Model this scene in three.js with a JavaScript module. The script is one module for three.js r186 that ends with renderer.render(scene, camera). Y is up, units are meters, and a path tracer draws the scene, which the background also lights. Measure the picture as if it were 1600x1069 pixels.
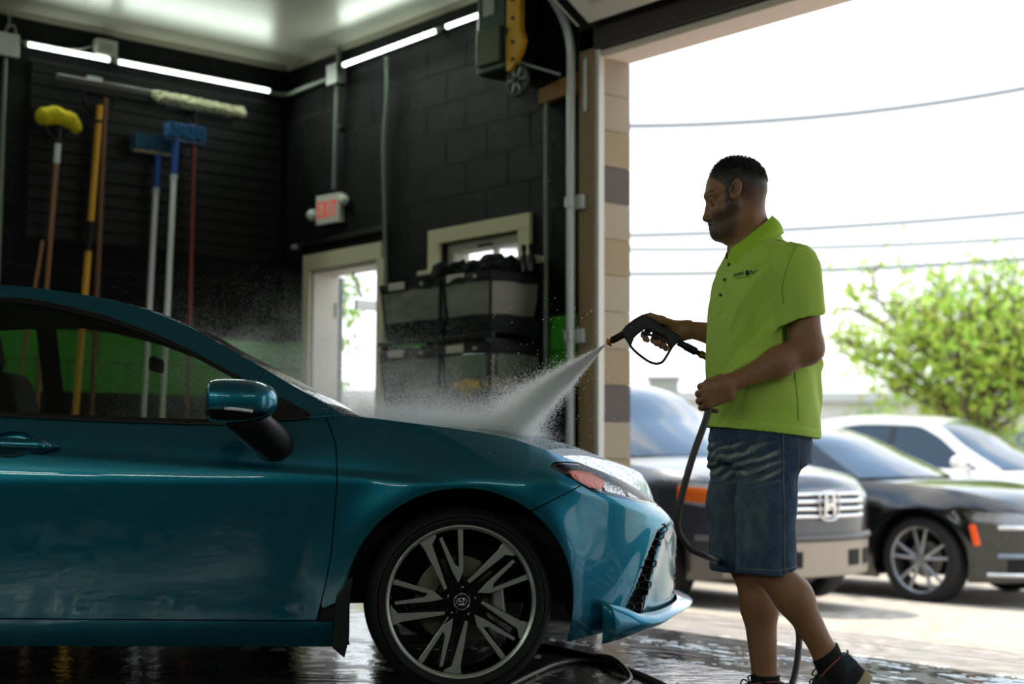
import * as THREE from 'three';
import { RoundedBoxGeometry } from 'three/addons/geometries/RoundedBoxGeometry.js';
import { mergeGeometries } from 'three/addons/utils/BufferGeometryUtils.js';
import { ImprovedNoise } from 'three/addons/math/ImprovedNoise.js';
import { RectAreaLightUniformsLib } from 'three/addons/lights/RectAreaLightUniformsLib.js';

// ---------------------------------------------------------------- camera, sky, sun, exposure
// World: x runs along the wall with the big door opening, z runs from that wall into the garage, y is up, metres.
const scene = new THREE.Scene();
const camera = new THREE.PerspectiveCamera(27.06, 1600 / 1069, 0.1, 300);
camera.position.set(5.62, 0.87, 5.65);
camera.rotation.set(0.07434, Math.atan2(0.762, 0.648), 0.00524, 'YXZ');
camera.focus = 4.75;
camera.userData.fStop = 1.75;
scene.add(camera);
const renderer = new THREE.WebGLRenderer({ antialias: true });
renderer.toneMapping = THREE.LinearToneMapping;
renderer.toneMappingExposure = 1.42;
renderer.shadowMap.enabled = true;
RectAreaLightUniformsLib.init();

let seedState = 7;
const rnd = () => { seedState = (seedState + 0x6d2b79f5) | 0; let t = Math.imul(seedState ^ (seedState >>> 15), 1 | seedState); t = (t + Math.imul(t ^ (t >>> 7), 61 | t)) ^ t; return ((t ^ (t >>> 14)) >>> 0) / 4294967296; };
const rr = (a, b) => a + (b - a) * rnd();
const gauss = () => Math.sqrt(-2 * Math.log(1 - rnd() * 0.999999)) * Math.cos(6.2831853 * rnd());
const perlin = new ImprovedNoise();
const nz = (x, y, z = 0) => perlin.noise(x, y, z);
const fbm = (x, y, z = 0, o = 4) => { let s = 0, a = 0.5; for (let i = 0; i < o; i++) { s += a * perlin.noise(x, y, z + i * 7.3); x *= 2.03; y *= 2.03; z *= 2.03; a *= 0.5; } return s; };
const clamp = (x, a, b) => Math.min(b, Math.max(a, x)), lerp = (a, b, t) => a + (b - a) * t;
const smooth = (a, b, x) => { const t = clamp((x - a) / (b - a), 0, 1); return t * t * (3 - 2 * t); };

{ // bright hazy sky with soft cloud, the same all the way round
  const W = 1024, H = 512, d = new Float32Array(W * H * 4);
  for (let j = 0; j < H; j++) {
    const e = ((j + 0.5) / H - 0.5) * Math.PI, up = Math.sin(e), k = smooth(0, 0.75, Math.max(0, up));
    for (let i = 0; i < W; i++) {
      const a = (i / W) * 2 * Math.PI, x = Math.cos(a) * Math.cos(e), z = Math.sin(a) * Math.cos(e);
      const c = smooth(-0.16, 0.2, fbm(x * 2.6 + 3, up * 5.2, z * 2.6 + 9, 5));
      const o = (j * W + i) * 4, s = 1.25;
      const blue = [lerp(1.1, 0.5, k), lerp(1.16, 0.76, k), lerp(1.22, 1.12, k)];
      for (let q = 0; q < 3; q++) d[o + q] = s * (up < 0 ? [0.55, 0.54, 0.52][q] : lerp(blue[q], [1.3, 1.3, 1.28][q], c * 0.9));
      d[o + 3] = 1;
    }
  }
  const sky = new THREE.DataTexture(d, W, H, THREE.RGBAFormat, THREE.FloatType);
  sky.mapping = THREE.EquirectangularReflectionMapping; sky.magFilter = THREE.LinearFilter; sky.needsUpdate = true;
  scene.background = sky; scene.environment = sky;
}
const sun = new THREE.DirectionalLight(0xfff2dc, 3.6);
sun.position.set(-11, 20, -0.6); sun.target.position.set(0, 0, 0);
sun.castShadow = true; sun.shadow.radius = 2; sun.shadow.mapSize.set(2048, 2048);
Object.assign(sun.shadow.camera, { left: -25, right: 25, top: 25, bottom: -25, near: 1, far: 60 });
scene.add(sun, sun.target);

// ---------------------------------------------------------------- helpers
const used = {};
const numbered = (n) => { const k = used[n] = (used[n] ?? -1) + 1; return k ? n + '_' + String(k).padStart(3, '0') : n; };
function tag(o, label, category, group, kind) {
  if (label) o.userData.label = label;
  if (category) o.userData.category = category;
  if (group) o.userData.group = group;
  if (kind) o.userData.kind = kind;
  return o;
}
function thing(name, label, category, pos = [0, 0, 0], turn = 0, group) {
  const o = new THREE.Group(); o.name = numbered(name); o.position.set(...pos); o.rotation.y = turn; scene.add(o);
  return tag(o, label, category, group);
}
function mesh(name, geo, mat, parent) {
  const m = new THREE.Mesh(geo, mat); m.name = parent ? name : numbered(name); m.castShadow = m.receiveShadow = true;
  (parent ?? scene).add(m); return m;
}
const struct = (name, geo, mat) => { const m = new THREE.Mesh(geo, mat); m.name = name; m.castShadow = m.receiveShadow = true; m.userData.kind = 'structure'; scene.add(m); return m; };
const V = (x, y, z) => new THREE.Vector3(x, y, z);
const M4 = (pos = [0, 0, 0], rot = [0, 0, 0], sc = [1, 1, 1]) => new THREE.Matrix4().compose(V(...pos), new THREE.Quaternion().setFromEuler(new THREE.Euler(...rot, 'YXZ')), V(...sc));
function plain(g) { g = g.index ? g.toNonIndexed() : g.clone(); for (const k of Object.keys(g.attributes)) if (!['position', 'normal', 'uv'].includes(k)) g.deleteAttribute(k); if (!g.attributes.uv) g.setAttribute('uv', new THREE.BufferAttribute(new Float32Array(g.attributes.position.count * 2), 2)); g.clearGroups(); return g; }
const join = (list) => (list.length === 1 ? plain(list[0]) : mergeGeometries(list.map(plain)));
const xf = (g, pos, rot, sc) => g.clone().applyMatrix4(M4(pos, rot, sc));
const box = (w, h, d, r = 0.004, pos, rot) => { const g = new RoundedBoxGeometry(w, h, d, 1, Math.min(r, w / 2.01, h / 2.01, d / 2.01)); return pos ? xf(g, pos, rot) : g; };
const boxAt = (x0, x1, y0, y1, z0, z1, r = 0.003) => box(x1 - x0, y1 - y0, z1 - z0, r, [(x0 + x1) / 2, (y0 + y1) / 2, (z0 + z1) / 2]);
const rod = (a, b, r0, r1 = r0, seg = 12) => { const A = V(...a), B = V(...b), g = new THREE.CylinderGeometry(r1, r0, A.distanceTo(B), seg); g.applyQuaternion(new THREE.Quaternion().setFromUnitVectors(V(0, 1, 0), B.clone().sub(A).normalize())); const c = A.add(B).multiplyScalar(0.5); return g.translate(c.x, c.y, c.z); };
const tube = (pts, r, n = 60, seg = 8, closed = false) => new THREE.TubeGeometry(new THREE.CatmullRomCurve3(pts.map((p) => V(...p)), closed, 'centripetal'), n, r, seg, closed);
const ball = (p, r, sc = [1, 1, 1], w = 16) => xf(new THREE.SphereGeometry(r, w, Math.max(6, (w * 0.7) | 0)), p, [0, 0, 0], sc);
const lathe = (pts, seg = 48) => new THREE.LatheGeometry(pts.map(([r, y]) => new THREE.Vector2(r, y)), seg);
function extrude(pts, depth, bevel = 0.002, holes = []) {
  const s = new THREE.Shape(pts.map((p) => new THREE.Vector2(...p)));
  for (const h of holes) s.holes.push(new THREE.Path(h.map((p) => new THREE.Vector2(...p))));
  return new THREE.ExtrudeGeometry(s, { depth: depth, bevelEnabled: bevel > 0, bevelThickness: bevel, bevelSize: bevel, bevelOffset: -bevel, bevelSegments: 2, steps: 1, curveSegments: 10 });
}
// monotone cubic through a table of [x, y]
function table(t) {
  const n = t.length, d = [], m = [];
  for (let i = 0; i < n - 1; i++) d.push((t[i + 1][1] - t[i][1]) / (t[i + 1][0] - t[i][0]));
  for (let i = 0; i < n; i++) m.push(i === 0 ? d[0] : i === n - 1 ? d[n - 2] : d[i - 1] * d[i] <= 0 ? 0 : (2 * d[i - 1] * d[i]) / (d[i - 1] + d[i]));
  return (x) => {
    if (x <= t[0][0]) return t[0][1];
    if (x >= t[n - 1][0]) return t[n - 1][1];
    let i = 0; while (x > t[i + 1][0]) i++;
    const h = t[i + 1][0] - t[i][0], s = (x - t[i][0]) / h, s2 = s * s, s3 = s2 * s;
    return (2 * s3 - 3 * s2 + 1) * t[i][1] + (s3 - 2 * s2 + s) * h * m[i] + (-2 * s3 + 3 * s2) * t[i + 1][1] + (s3 - s2) * h * m[i + 1];
  };
}
function sdPoly(x, y, p) { // signed distance to a polygon, negative inside
  let d = 1e9, s = 1;
  for (let i = 0, j = p.length - 1; i < p.length; j = i++) {
    const ex = p[j][0] - p[i][0], ey = p[j][1] - p[i][1], wx = x - p[i][0], wy = y - p[i][1];
    const t = clamp((wx * ex + wy * ey) / (ex * ex + ey * ey), 0, 1), bx = wx - ex * t, by = wy - ey * t;
    d = Math.min(d, bx * bx + by * by);
    const c1 = y >= p[i][1], c2 = y < p[j][1], c3 = ex * wy > ey * wx;
    if ((c1 && c2 && c3) || (!c1 && !c2 && !c3)) s = -s;
  }
  return s * Math.sqrt(d);
}
// a grid surface fn(i/nu, j/nv) -> [x, y, z, (u, v)]
function grid(nu, nv, fn, flip = false) {
  const p = [], uv = [], ix = [];
  for (let i = 0; i <= nu; i++) for (let j = 0; j <= nv; j++) { const q = fn(i / nu, j / nv); p.push(q[0], q[1], q[2]); uv.push(q[3] ?? q[0], q[4] ?? q[1]); }
  for (let i = 0; i < nu; i++) for (let j = 0; j < nv; j++) { const a = i * (nv + 1) + j, b = a + nv + 1; flip ? ix.push(a, a + 1, b, b, a + 1, b + 1) : ix.push(a, b, a + 1, b, b + 1, a + 1); }
  const g = new THREE.BufferGeometry(); g.setAttribute('position', new THREE.Float32BufferAttribute(p, 3)); g.setAttribute('uv', new THREE.Float32BufferAttribute(uv, 2)); g.setIndex(ix); g.computeVertexNormals(); return g;
}
// keeps the part of a surface where f > 0, cutting triangles along f = 0
function clip(g, f) {
  const P = g.attributes.position.array, N = g.attributes.normal.array, U = g.attributes.uv.array, n = P.length / 3, I = g.index ? g.index.array : [...Array(n).keys()];
  const val = new Float32Array(n); for (let i = 0; i < n; i++) val[i] = f(P[3 * i], P[3 * i + 1], P[3 * i + 2]);
  const p = [], no = [], uv = [], ix = [], map = new Map();
  const vert = (i) => { let k = map.get(i); if (k === undefined) { k = p.length / 3; map.set(i, k); p.push(P[3 * i], P[3 * i + 1], P[3 * i + 2]); no.push(N[3 * i], N[3 * i + 1], N[3 * i + 2]); uv.push(U[2 * i], U[2 * i + 1]); } return k; };
  const cut = (a, b) => { const key = a < b ? a * 4194304 + b : b * 4194304 + a; let k = map.get('c' + key); if (k === undefined) { if (a > b) [a, b] = [b, a]; const t = val[a] / (val[a] - val[b]); k = p.length / 3; map.set('c' + key, k); for (let q = 0; q < 3; q++) { p.push(lerp(P[3 * a + q], P[3 * b + q], t)); no.push(lerp(N[3 * a + q], N[3 * b + q], t)); } uv.push(lerp(U[2 * a], U[2 * b], t), lerp(U[2 * a + 1], U[2 * b + 1], t)); } return k; };
  for (let t = 0; t < I.length; t += 3) {
    const v = [I[t], I[t + 1], I[t + 2]], poly = [];
    for (let k = 0; k < 3; k++) { const a = v[k], b = v[(k + 1) % 3]; if (val[a] > 0) poly.push(vert(a)); if (val[a] > 0 !== val[b] > 0) poly.push(cut(a, b)); }
    for (let k = 2; k < poly.length; k++) ix.push(poly[0], poly[k - 1], poly[k]);
  }
  const r = new THREE.BufferGeometry(); r.setAttribute('position', new THREE.Float32BufferAttribute(p, 3)); r.setAttribute('normal', new THREE.Float32BufferAttribute(no, 3)); r.setAttribute('uv', new THREE.Float32BufferAttribute(uv, 2)); r.setIndex(ix); return r;
}
function offset(g, d) { g = g.clone(); const P = g.attributes.position.array, N = g.attributes.normal.array; for (let i = 0; i < P.length; i++) P[i] += N[i] * d; return g; }
function mirrorZ(g) { g = g.clone(); const P = g.attributes.position.array, N = g.attributes.normal.array; for (let i = 2; i < P.length; i += 3) { P[i] *= -1; N[i] *= -1; } const I = g.index.array; for (let i = 0; i < I.length; i += 3) { const t = I[i]; I[i] = I[i + 1]; I[i + 1] = t; } return g; }
// surface nets on a signed distance field; col(x, y, z) gives an optional linear vertex colour
function nets(f, lo, hi, cell, col) {
  const n = [0, 1, 2].map((k) => Math.ceil((hi[k] - lo[k]) / cell) + 1), [nx, ny, nzz] = n, v = new Float32Array(nx * ny * nzz), at = (i, j, k) => (k * ny + j) * nx + i;
  for (let k = 0; k < nzz; k++) for (let j = 0; j < ny; j++) for (let i = 0; i < nx; i++) v[at(i, j, k)] = f(lo[0] + i * cell, lo[1] + j * cell, lo[2] + k * cell);
  const id = new Int32Array(nx * ny * nzz).fill(-1), p = [], no = [], c = [], ix = [], e = cell * 0.3;
  const E = [[0, 1], [2, 3], [4, 5], [6, 7], [0, 2], [1, 3], [4, 6], [5, 7], [0, 4], [1, 5], [2, 6], [3, 7]];
  for (let k = 0; k < nzz - 1; k++) for (let j = 0; j < ny - 1; j++) for (let i = 0; i < nx - 1; i++) {
    const q = []; let m = 0;
    for (let b = 0; b < 8; b++) { const w = v[at(i + (b & 1), j + ((b >> 1) & 1), k + (b >> 2))]; q.push(w); if (w < 0) m++; }
    if (m === 0 || m === 8) continue;
    let x = 0, y = 0, z = 0, s = 0;
    for (const [a, b] of E) if (q[a] < 0 !== q[b] < 0) { const t = q[a] / (q[a] - q[b]); x += (a & 1) + t * ((b & 1) - (a & 1)); y += ((a >> 1) & 1) + t * (((b >> 1) & 1) - ((a >> 1) & 1)); z += (a >> 2) + t * ((b >> 2) - (a >> 2)); s++; }
    x = lo[0] + (i + x / s) * cell; y = lo[1] + (j + y / s) * cell; z = lo[2] + (k + z / s) * cell;
    id[at(i, j, k)] = p.length / 3; p.push(x, y, z);
    const gx = f(x + e, y, z) - f(x - e, y, z), gy = f(x, y + e, z) - f(x, y - e, z), gz = f(x, y, z + e) - f(x, y, z - e), l = Math.hypot(gx, gy, gz) || 1;
    no.push(gx / l, gy / l, gz / l); if (col) c.push(...col(x, y, z));
  }
  const quad = (a, b, d, g, s) => { if (a < 0 || b < 0 || d < 0 || g < 0) return; s ? ix.push(a, b, d, a, d, g) : ix.push(a, d, b, a, g, d); };
  for (let k = 1; k < nzz - 1; k++) for (let j = 1; j < ny - 1; j++) for (let i = 1; i < nx - 1; i++) {
    const s = v[at(i, j, k)] < 0;
    if (s !== v[at(i + 1, j, k)] < 0) quad(id[at(i, j - 1, k - 1)], id[at(i, j, k - 1)], id[at(i, j, k)], id[at(i, j - 1, k)], s);
    if (s !== v[at(i, j + 1, k)] < 0) quad(id[at(i - 1, j, k - 1)], id[at(i - 1, j, k)], id[at(i, j, k)], id[at(i, j, k - 1)], s);
    if (s !== v[at(i, j, k + 1)] < 0) quad(id[at(i - 1, j - 1, k)], id[at(i, j - 1, k)], id[at(i, j, k)], id[at(i - 1, j, k)], s);
  }
  const g = new THREE.BufferGeometry(); g.setAttribute('position', new THREE.Float32BufferAttribute(p, 3)); g.setAttribute('normal', new THREE.Float32BufferAttribute(no, 3)); g.setAttribute('uv', new THREE.Float32BufferAttribute(new Float32Array((p.length / 3) * 2), 2)); if (col) g.setAttribute('color', new THREE.Float32BufferAttribute(c, 3)); g.setIndex(ix); return g;
}
const smin = (a, b, k) => { const h = Math.max(k - Math.abs(a - b), 0) / k; return Math.min(a, b) - h * h * k * 0.25; };
const smax = (a, b, k) => -smin(-a, -b, k);
function cone(x, y, z, a, b, ra, rb) { const bx = b[0] - a[0], by = b[1] - a[1], bz = b[2] - a[2], t = clamp(((x - a[0]) * bx + (y - a[1]) * by + (z - a[2]) * bz) / (bx * bx + by * by + bz * bz), 0, 1); return Math.hypot(x - a[0] - bx * t, y - a[1] - by * t, z - a[2] - bz * t) - lerp(ra, rb, t); }
const ell = (x, y, z, c, r) => { const k = Math.hypot((x - c[0]) / r[0], (y - c[1]) / r[1], (z - c[2]) / r[2]); return (k - 1) * Math.min(r[0], r[1], r[2]); };

// textures
function tex(w, h, fn, rx = 1, ry = rx, srgb = false) {
  const d = new Uint8Array(w * h * 4);
  for (let j = 0; j < h; j++) for (let i = 0; i < w; i++) { const c = fn(i / w, j / h), o = (j * w + i) * 4; if (typeof c === 'number') d[o] = d[o + 1] = d[o + 2] = clamp(c, 0, 1) * 255; else for (let q = 0; q < 3; q++) d[o + q] = clamp(c[q], 0, 1) * 255; d[o + 3] = 255; }
  const t = new THREE.DataTexture(d, w, h); t.wrapS = t.wrapT = THREE.RepeatWrapping; t.magFilter = THREE.LinearFilter; t.repeat.set(rx, ry); if (srgb) t.colorSpace = THREE.SRGBColorSpace; t.needsUpdate = true; return t;
}
// periodic noise: blends two shifted copies so that the tile wraps
const wrapN = (u, v, s, z, o = 4) => { const a = 6.2831853; return fbm(Math.cos(u * a) * s, Math.sin(u * a) * s + Math.cos(v * a) * s * 0.9, Math.sin(v * a) * s + z, o); };
const S = (color, rough = 0.6, o = {}) => new THREE.MeshStandardMaterial({ color, roughness: rough, ...o });
const P = (color, rough, o = {}) => new THREE.MeshPhysicalMaterial({ color, roughness: rough, ...o });
const grainT = tex(256, 256, (u, v) => 0.5 + wrapN(u, v, 6, 1, 5) * 0.9, 4);
const mat = {
  blackPlastic: S(0x0d0d0e, 0.45), rubber: S(0x0b0b0b, 0.7), darkMetal: S(0x18191a, 0.4, { metalness: 0.6 }), galv: S(0xb9beb9, 0.42, { metalness: 0.45 }), conduit: S(0x6f766c, 0.5, { metalness: 0.35 }),
  chrome: S(0xdddddd, 0.12, { metalness: 1 }), brass: S(0xb08a45, 0.3, { metalness: 0.9 }), cream: S(0xb5ad92, 0.55), white: S(0xd8d8d2, 0.5), black: S(0x050505, 0.8),
};
// floor height: level garage floor, a fall to the door, then the lot falling away
const groundY = (z) => (z >= 1.3 ? 0 : z >= 0 ? lerp(-0.1, 0, z / 1.3) : z > -5 ? -0.1 + 0.06 * z : -0.4);
// ---------------------------------------------------------------- the garage shell
const blockBump = tex(512, 512, (u, v) => 0.5 + wrapN(u, v, 14, 4, 5) * 0.8, 2);
const paintBlack = [0x0b0c0d, 0x0c0d0e, 0x0a0b0c].map((c) => P(c, 0.55, { bumpMap: blockBump, bumpScale: 0.004, specularIntensity: 0.3 }));
const paintGreen = [0x44b226, 0x49b62b].map((c) => P(c, 0.5, { bumpMap: blockBump, bumpScale: 0.004 }));
const mortarBlack = S(0x070708, 0.7);
const CY = 3.67, IN = 0.217, LX = -3.34, COURSE = 0.2032;
// floor: one slab with a wet sheen
const wetRough = tex(1024, 1024, (u, v) => { const n = wrapN(u, v, 2.6, 2, 6); return 0.05 + 0.3 * smooth(-0.02, 0.22, n) + 0.1 * Math.abs(wrapN(u, v, 9, 8, 3)); });
const wetColor = tex(1024, 1024, (u, v) => { const n = wrapN(u, v, 3.1, 5, 6), m = wrapN(u, v, 12, 9, 4); const g = 0.31 + n * 0.16 + m * 0.12; return [g, g * 0.985, g * 0.95]; }, 1, 1, true);
const wetBump = tex(1024, 1024, (u, v) => 0.5 + wrapN(u, v, 5, 3, 5) * 0.7);
for (const t of [wetRough, wetColor, wetBump]) t.repeat.set(0.45, 0.45);
const floorMat = P(0xffffff, 1, { map: wetColor, roughnessMap: wetRough, bumpMap: wetBump, bumpScale: 0.004, clearcoat: 0.3, clearcoatRoughness: 0.12 });
function slab(x0, x1, zs, th) { // strip whose top follows groundY
  const p = [], zz = [];
  for (const z of zs) zz.push(z);
  const shape = new THREE.Shape(zz.map((z) => new THREE.Vector2(-z, groundY(z))).concat(zz.slice().reverse().map((z) => new THREE.Vector2(-z, groundY(z) - th))));
  const g = new THREE.ExtrudeGeometry(shape, { depth: x1 - x0, bevelEnabled: false });
  return g.rotateY(Math.PI / 2).translate(x0, 0, 0); // shape x (-z) -> world z
}
function topUV(g) { const p = g.attributes.position, u = g.attributes.uv; for (let i = 0; i < p.count; i++) u.setXY(i, p.getX(i), p.getZ(i)); return g; }
struct('floor', topUV(slab(LX, 10, [0, 1.3, 10], 0.15)), floorMat);
// wall with the big opening, a side door and a small window
const OPEN = [0, 3.66], HEAD = 3.09, DOOR = [-2.99, -2.13, 2.13], WIN = [-1.47, -0.69, 1.98, 2.16];
const OPEN2 = [4.6, 9.4];
{
  const s = new THREE.Shape(); s.moveTo(LX - 0.2, -0.4); s.lineTo(10.2, -0.4); s.lineTo(10.2, CY); s.lineTo(LX - 0.2, CY);
  const hole = (x0, x1, y0, y1) => { const h = new THREE.Path(); h.moveTo(x0, y0); h.lineTo(x0, y1); h.lineTo(x1, y1); h.lineTo(x1, y0); s.holes.push(h); };
  hole(OPEN[0] - 0.19, OPEN[1], -0.1, HEAD); hole(DOOR[0], DOOR[1], -0.1, DOOR[2]); hole(...WIN); hole(OPEN2[0], OPEN2[1], -0.1, HEAD);
  const wall = struct('wall_right', new THREE.ExtrudeGeometry(s, { depth: IN - 0.004, bevelEnabled: false }), mortarBlack);
  const cuts = (y0, y1) => { // solid spans of the inner face in one course
    let spans = [[LX, -0.19]];
    for (const [a, b, lo, hi] of [[DOOR[0] - 0.02, DOOR[1] + 0.02, 0, DOOR[2]], WIN]) if (y0 < hi - 0.02 && y1 > lo + 0.02) spans = spans.flatMap(([p, q]) => (b <= p || a >= q ? [[p, q]] : [[p, a], [b, q]].filter(([m, n]) => n - m > 0.03)));
    return spans;
  };
  const cache = {};
  for (let r = 0; r < 18; r++) {
    const y0 = r * COURSE, y1 = Math.min(CY, y0 + COURSE);
    for (const [a, b] of cuts(y0, y1)) {
      let x = Math.floor(a / 0.4064) * 0.4064 + (r % 2 ? 0.2032 : 0) - 0.4064;
      for (; x < b; x += 0.4064) {
        const p = Math.max(a, x), q = Math.min(b, x + 0.4064); if (q - p < 0.02) continue;
        const w = +(q - p - 0.005).toFixed(3), h = +(y1 - y0 - 0.005).toFixed(3), key = w + '_' + h;
        cache[key] ??= box(w, h, 0.03, 0.004);
        const m = mesh('block', cache[key], (r === 6 || r === 7 ? paintGreen : paintBlack)[(r * 3 + Math.round(x * 5)) % (r === 6 || r === 7 ? 2 : 3) | 0] ?? paintBlack[0], wall);
        m.position.set((p + q) / 2, (y0 + y1) / 2, IN - 0.015);
      }
    }
  }
  // bare split-face blocks in the reveal of the opening
  const bump = tex(256, 256, (u, v) => 0.5 + wrapN(u, v, 12, 11, 5) * 1.1, 6);
  const tanT = tex(256, 256, (u, v) => { const n = wrapN(u, v, 7, 3, 5) * 0.25; return [0.82 + n, 0.75 + n, 0.64 + n]; }, 3, 3, true), greyT = tex(256, 256, (u, v) => { const n = wrapN(u, v, 7, 13, 5) * 0.2; return [0.50 + n, 0.45 + n, 0.43 + n]; }, 3, 3, true);
  const tan = S(0xffffff, 0.9, { map: tanT, bumpMap: bump, bumpScale: 0.004 }), tan2 = S(0xf3ead9, 0.9, { map: tanT, bumpMap: bump, bumpScale: 0.004 }), grey = S(0xffffff, 0.9, { map: greyT, bumpMap: bump, bumpScale: 0.004 });
  const bg = box(0.186, COURSE - 0.003, IN, 0.002);
  mesh('mortar', boxAt(-0.186, -0.012, -0.12, HEAD - 0.01, 0.012, IN - 0.012, 0.002), S(0x8d8375, 0.9), wall);
  for (let r = 0; r < 15; r++) { const m = mesh('block', bg, r === 5 || r === 11 ? grey : r % 3 ? tan : tan2, wall); m.position.set(-0.093, (r + 0.5) * COURSE, IN / 2); }
  const lin = mesh('lintel', boxAt(-0.19, 3.66, HEAD - 0.04, HEAD + 0.001, 0, IN, 0.002), S(0xf0dccc, 0.7), wall);
}
// the other walls; only the left one is in view
const wl = struct('wall_left', boxAt(LX - 0.2, LX - 0.004, -0.2, CY, 0, 10.2, 0.002), mortarBlack);
{
  const cache = {};
  for (let r = 0; r < 18; r++) {
    const y0 = r * COURSE, y1 = Math.min(CY, y0 + COURSE), g = r === 6 || r === 7;
    for (let z = IN - (r % 2 ? 0.2032 : 0); z < 2.9; z += 0.4064) {
      const p = Math.max(IN, z), q = z + 0.4064, w = +(q - p - 0.005).toFixed(3), h = +(y1 - y0 - 0.005).toFixed(3); cache[w + '_' + h] ??= box(0.03, h, w, 0.004);
      const m = mesh('block', cache[w + '_' + h], g ? paintGreen[r % 2] : paintBlack[(r + Math.round(z * 5)) % 3], wl); m.position.set(LX - 0.015, (y0 + y1) / 2, (p + q) / 2);
    }
  }
}
struct('wall_far', boxAt(10, 10.2, -0.4, CY, 0, 10.2, 0.002), paintBlack[0]);
struct('wall_back', boxAt(LX - 0.2, 10.2, -0.2, CY, 10, 10.2, 0.002), paintBlack[0]);
struct('ceiling', boxAt(LX - 0.2, 10.2, CY, CY + 0.2, -0.05, 10.2, 0.002), P(0xb9b7a8, 0.32, { bumpMap: blockBump, bumpScale: 0.002, clearcoat: 0.25, clearcoatRoughness: 0.3 }));
struct('trim_1', join([boxAt(LX, LX + 0.03, CY - 0.035, CY, IN, 9.9), boxAt(LX, 10, CY - 0.035, CY, IN, IN + 0.03)]), S(0x8b8574, 0.6));
// ---- side door: cream casing, white frame, leaf swung outwards
{
  const d = struct('door_1', join([boxAt(-3.06, -2.09, 2.12, 2.235, IN - 0.004, IN + 0.022), boxAt(-3.06, -2.975, 0, 2.12, IN - 0.004, IN + 0.022), boxAt(-2.145, -2.06, 0, 2.12, IN - 0.004, IN + 0.022)]), S(0xcfc6a8, 0.55));
  mesh('door_frame', join([boxAt(-2.99, -2.955, 0, 2.13, 0, IN - 0.006), boxAt(-2.165, -2.13, 0, 2.13, 0, IN - 0.006), boxAt(-2.99, -2.13, 2.095, 2.13, 0, IN - 0.006)]), S(0xc9c5ba, 0.5), d);
  const leaf = mesh('door_leaf', boxAt(-0.02, 0.025, 0, 2.09, -0.86, 0.0, 0.004), S(0x8d9095, 0.5), d); leaf.position.set(-2.955, 0, -0.01); leaf.rotation.y = 1.2;
  mesh('door_closer', join([boxAt(-2.905, -2.87, 1.86, 1.93, -0.4, -0.1), rod([-2.88, 1.95, -0.15], [-2.7, 2.09, 0.05], 0.012)]), mat.galv, d);
  mesh('door_hinge', join([0.3, 1.05, 1.8].map((y) => rod([-2.95, y, 0.02], [-2.95, y + 0.1, 0.02], 0.012))), mat.galv, d);
}
// ---- small high window
{
  const w = struct('window_1', join([boxAt(-1.575, -0.59, 2.155, 2.245, IN - 0.004, IN + 0.025), boxAt(-1.575, -1.465, 1.99, 2.155, IN - 0.004, IN + 0.025), boxAt(-0.695, -0.59, 1.99, 2.155, IN - 0.004, IN + 0.025)]), S(0xd0c49c, 0.55));
  mesh('window_frame', join([boxAt(-1.47, -0.69, 2.10, 2.16, 0.03, 0.16), boxAt(-1.47, -1.41, 1.98, 2.10, 0.03, 0.16), boxAt(-0.74, -0.69, 1.98, 2.10, 0.03, 0.16), boxAt(-1.47, -0.69, 1.98, 2.0, 0.03, 0.16), boxAt(-1.09, -1.07, 2.0, 2.1, 0.06, 0.1)]), S(0xb3b2a6, 0.5), w);
  mesh('window_sill', boxAt(-1.6, -0.5, 1.955, 1.982, IN - 0.004, IN + 0.09), S(0xd0c8a8, 0.5), w);
  mesh('window_latch', boxAt(-1.14, -1.02, 2.1, 2.118, 0.16, 0.185), mat.darkMetal, w);
  mesh('pane', boxAt(-1.42, -1.09, 1.99, 2.11, 0.078, 0.082, 0.0005), P(0xffffff, 0.02, { transmission: 1, thickness: 0 }), w);
  mesh('pane', boxAt(-1.07, -0.73, 1.99, 2.11, 0.078, 0.082, 0.0005), P(0xffffff, 0.02, { transmission: 1, thickness: 0 }), w);
}
// ---- jamb timber, stop moulding, header, tracks and the raised sectional door
const woodT = tex(256, 512, (u, v) => { const g = 0.5 + 0.5 * Math.sin((u * 16 + wrapN(u, v, 2, 6, 3) * 5) * 3.1), n = wrapN(u, v, 9, 2, 4) * 0.1; return [0.56 + g * 0.07 + n, 0.46 + g * 0.055 + n, 0.33 + g * 0.04 + n * 0.8]; }, 6, 0.8, true);
const wood = S(0xffffff, 0.65, { map: woodT });
struct('trim_2', boxAt(-0.145, -0.025, -0.08, 3.22, IN, IN + 0.045, 0.003), wood).name = 'trim_2';
struct('trim_3', boxAt(-0.028, 0.004, -0.09, HEAD, IN - 0.01, IN + 0.035, 0.003), S(0xcfcac2, 0.5));
struct('trim_4', boxAt(-0.145, 3.85, HEAD + 0.005, HEAD + 0.19, IN, IN + 0.045, 0.003), S(0x3a302a, 0.7));
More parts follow.
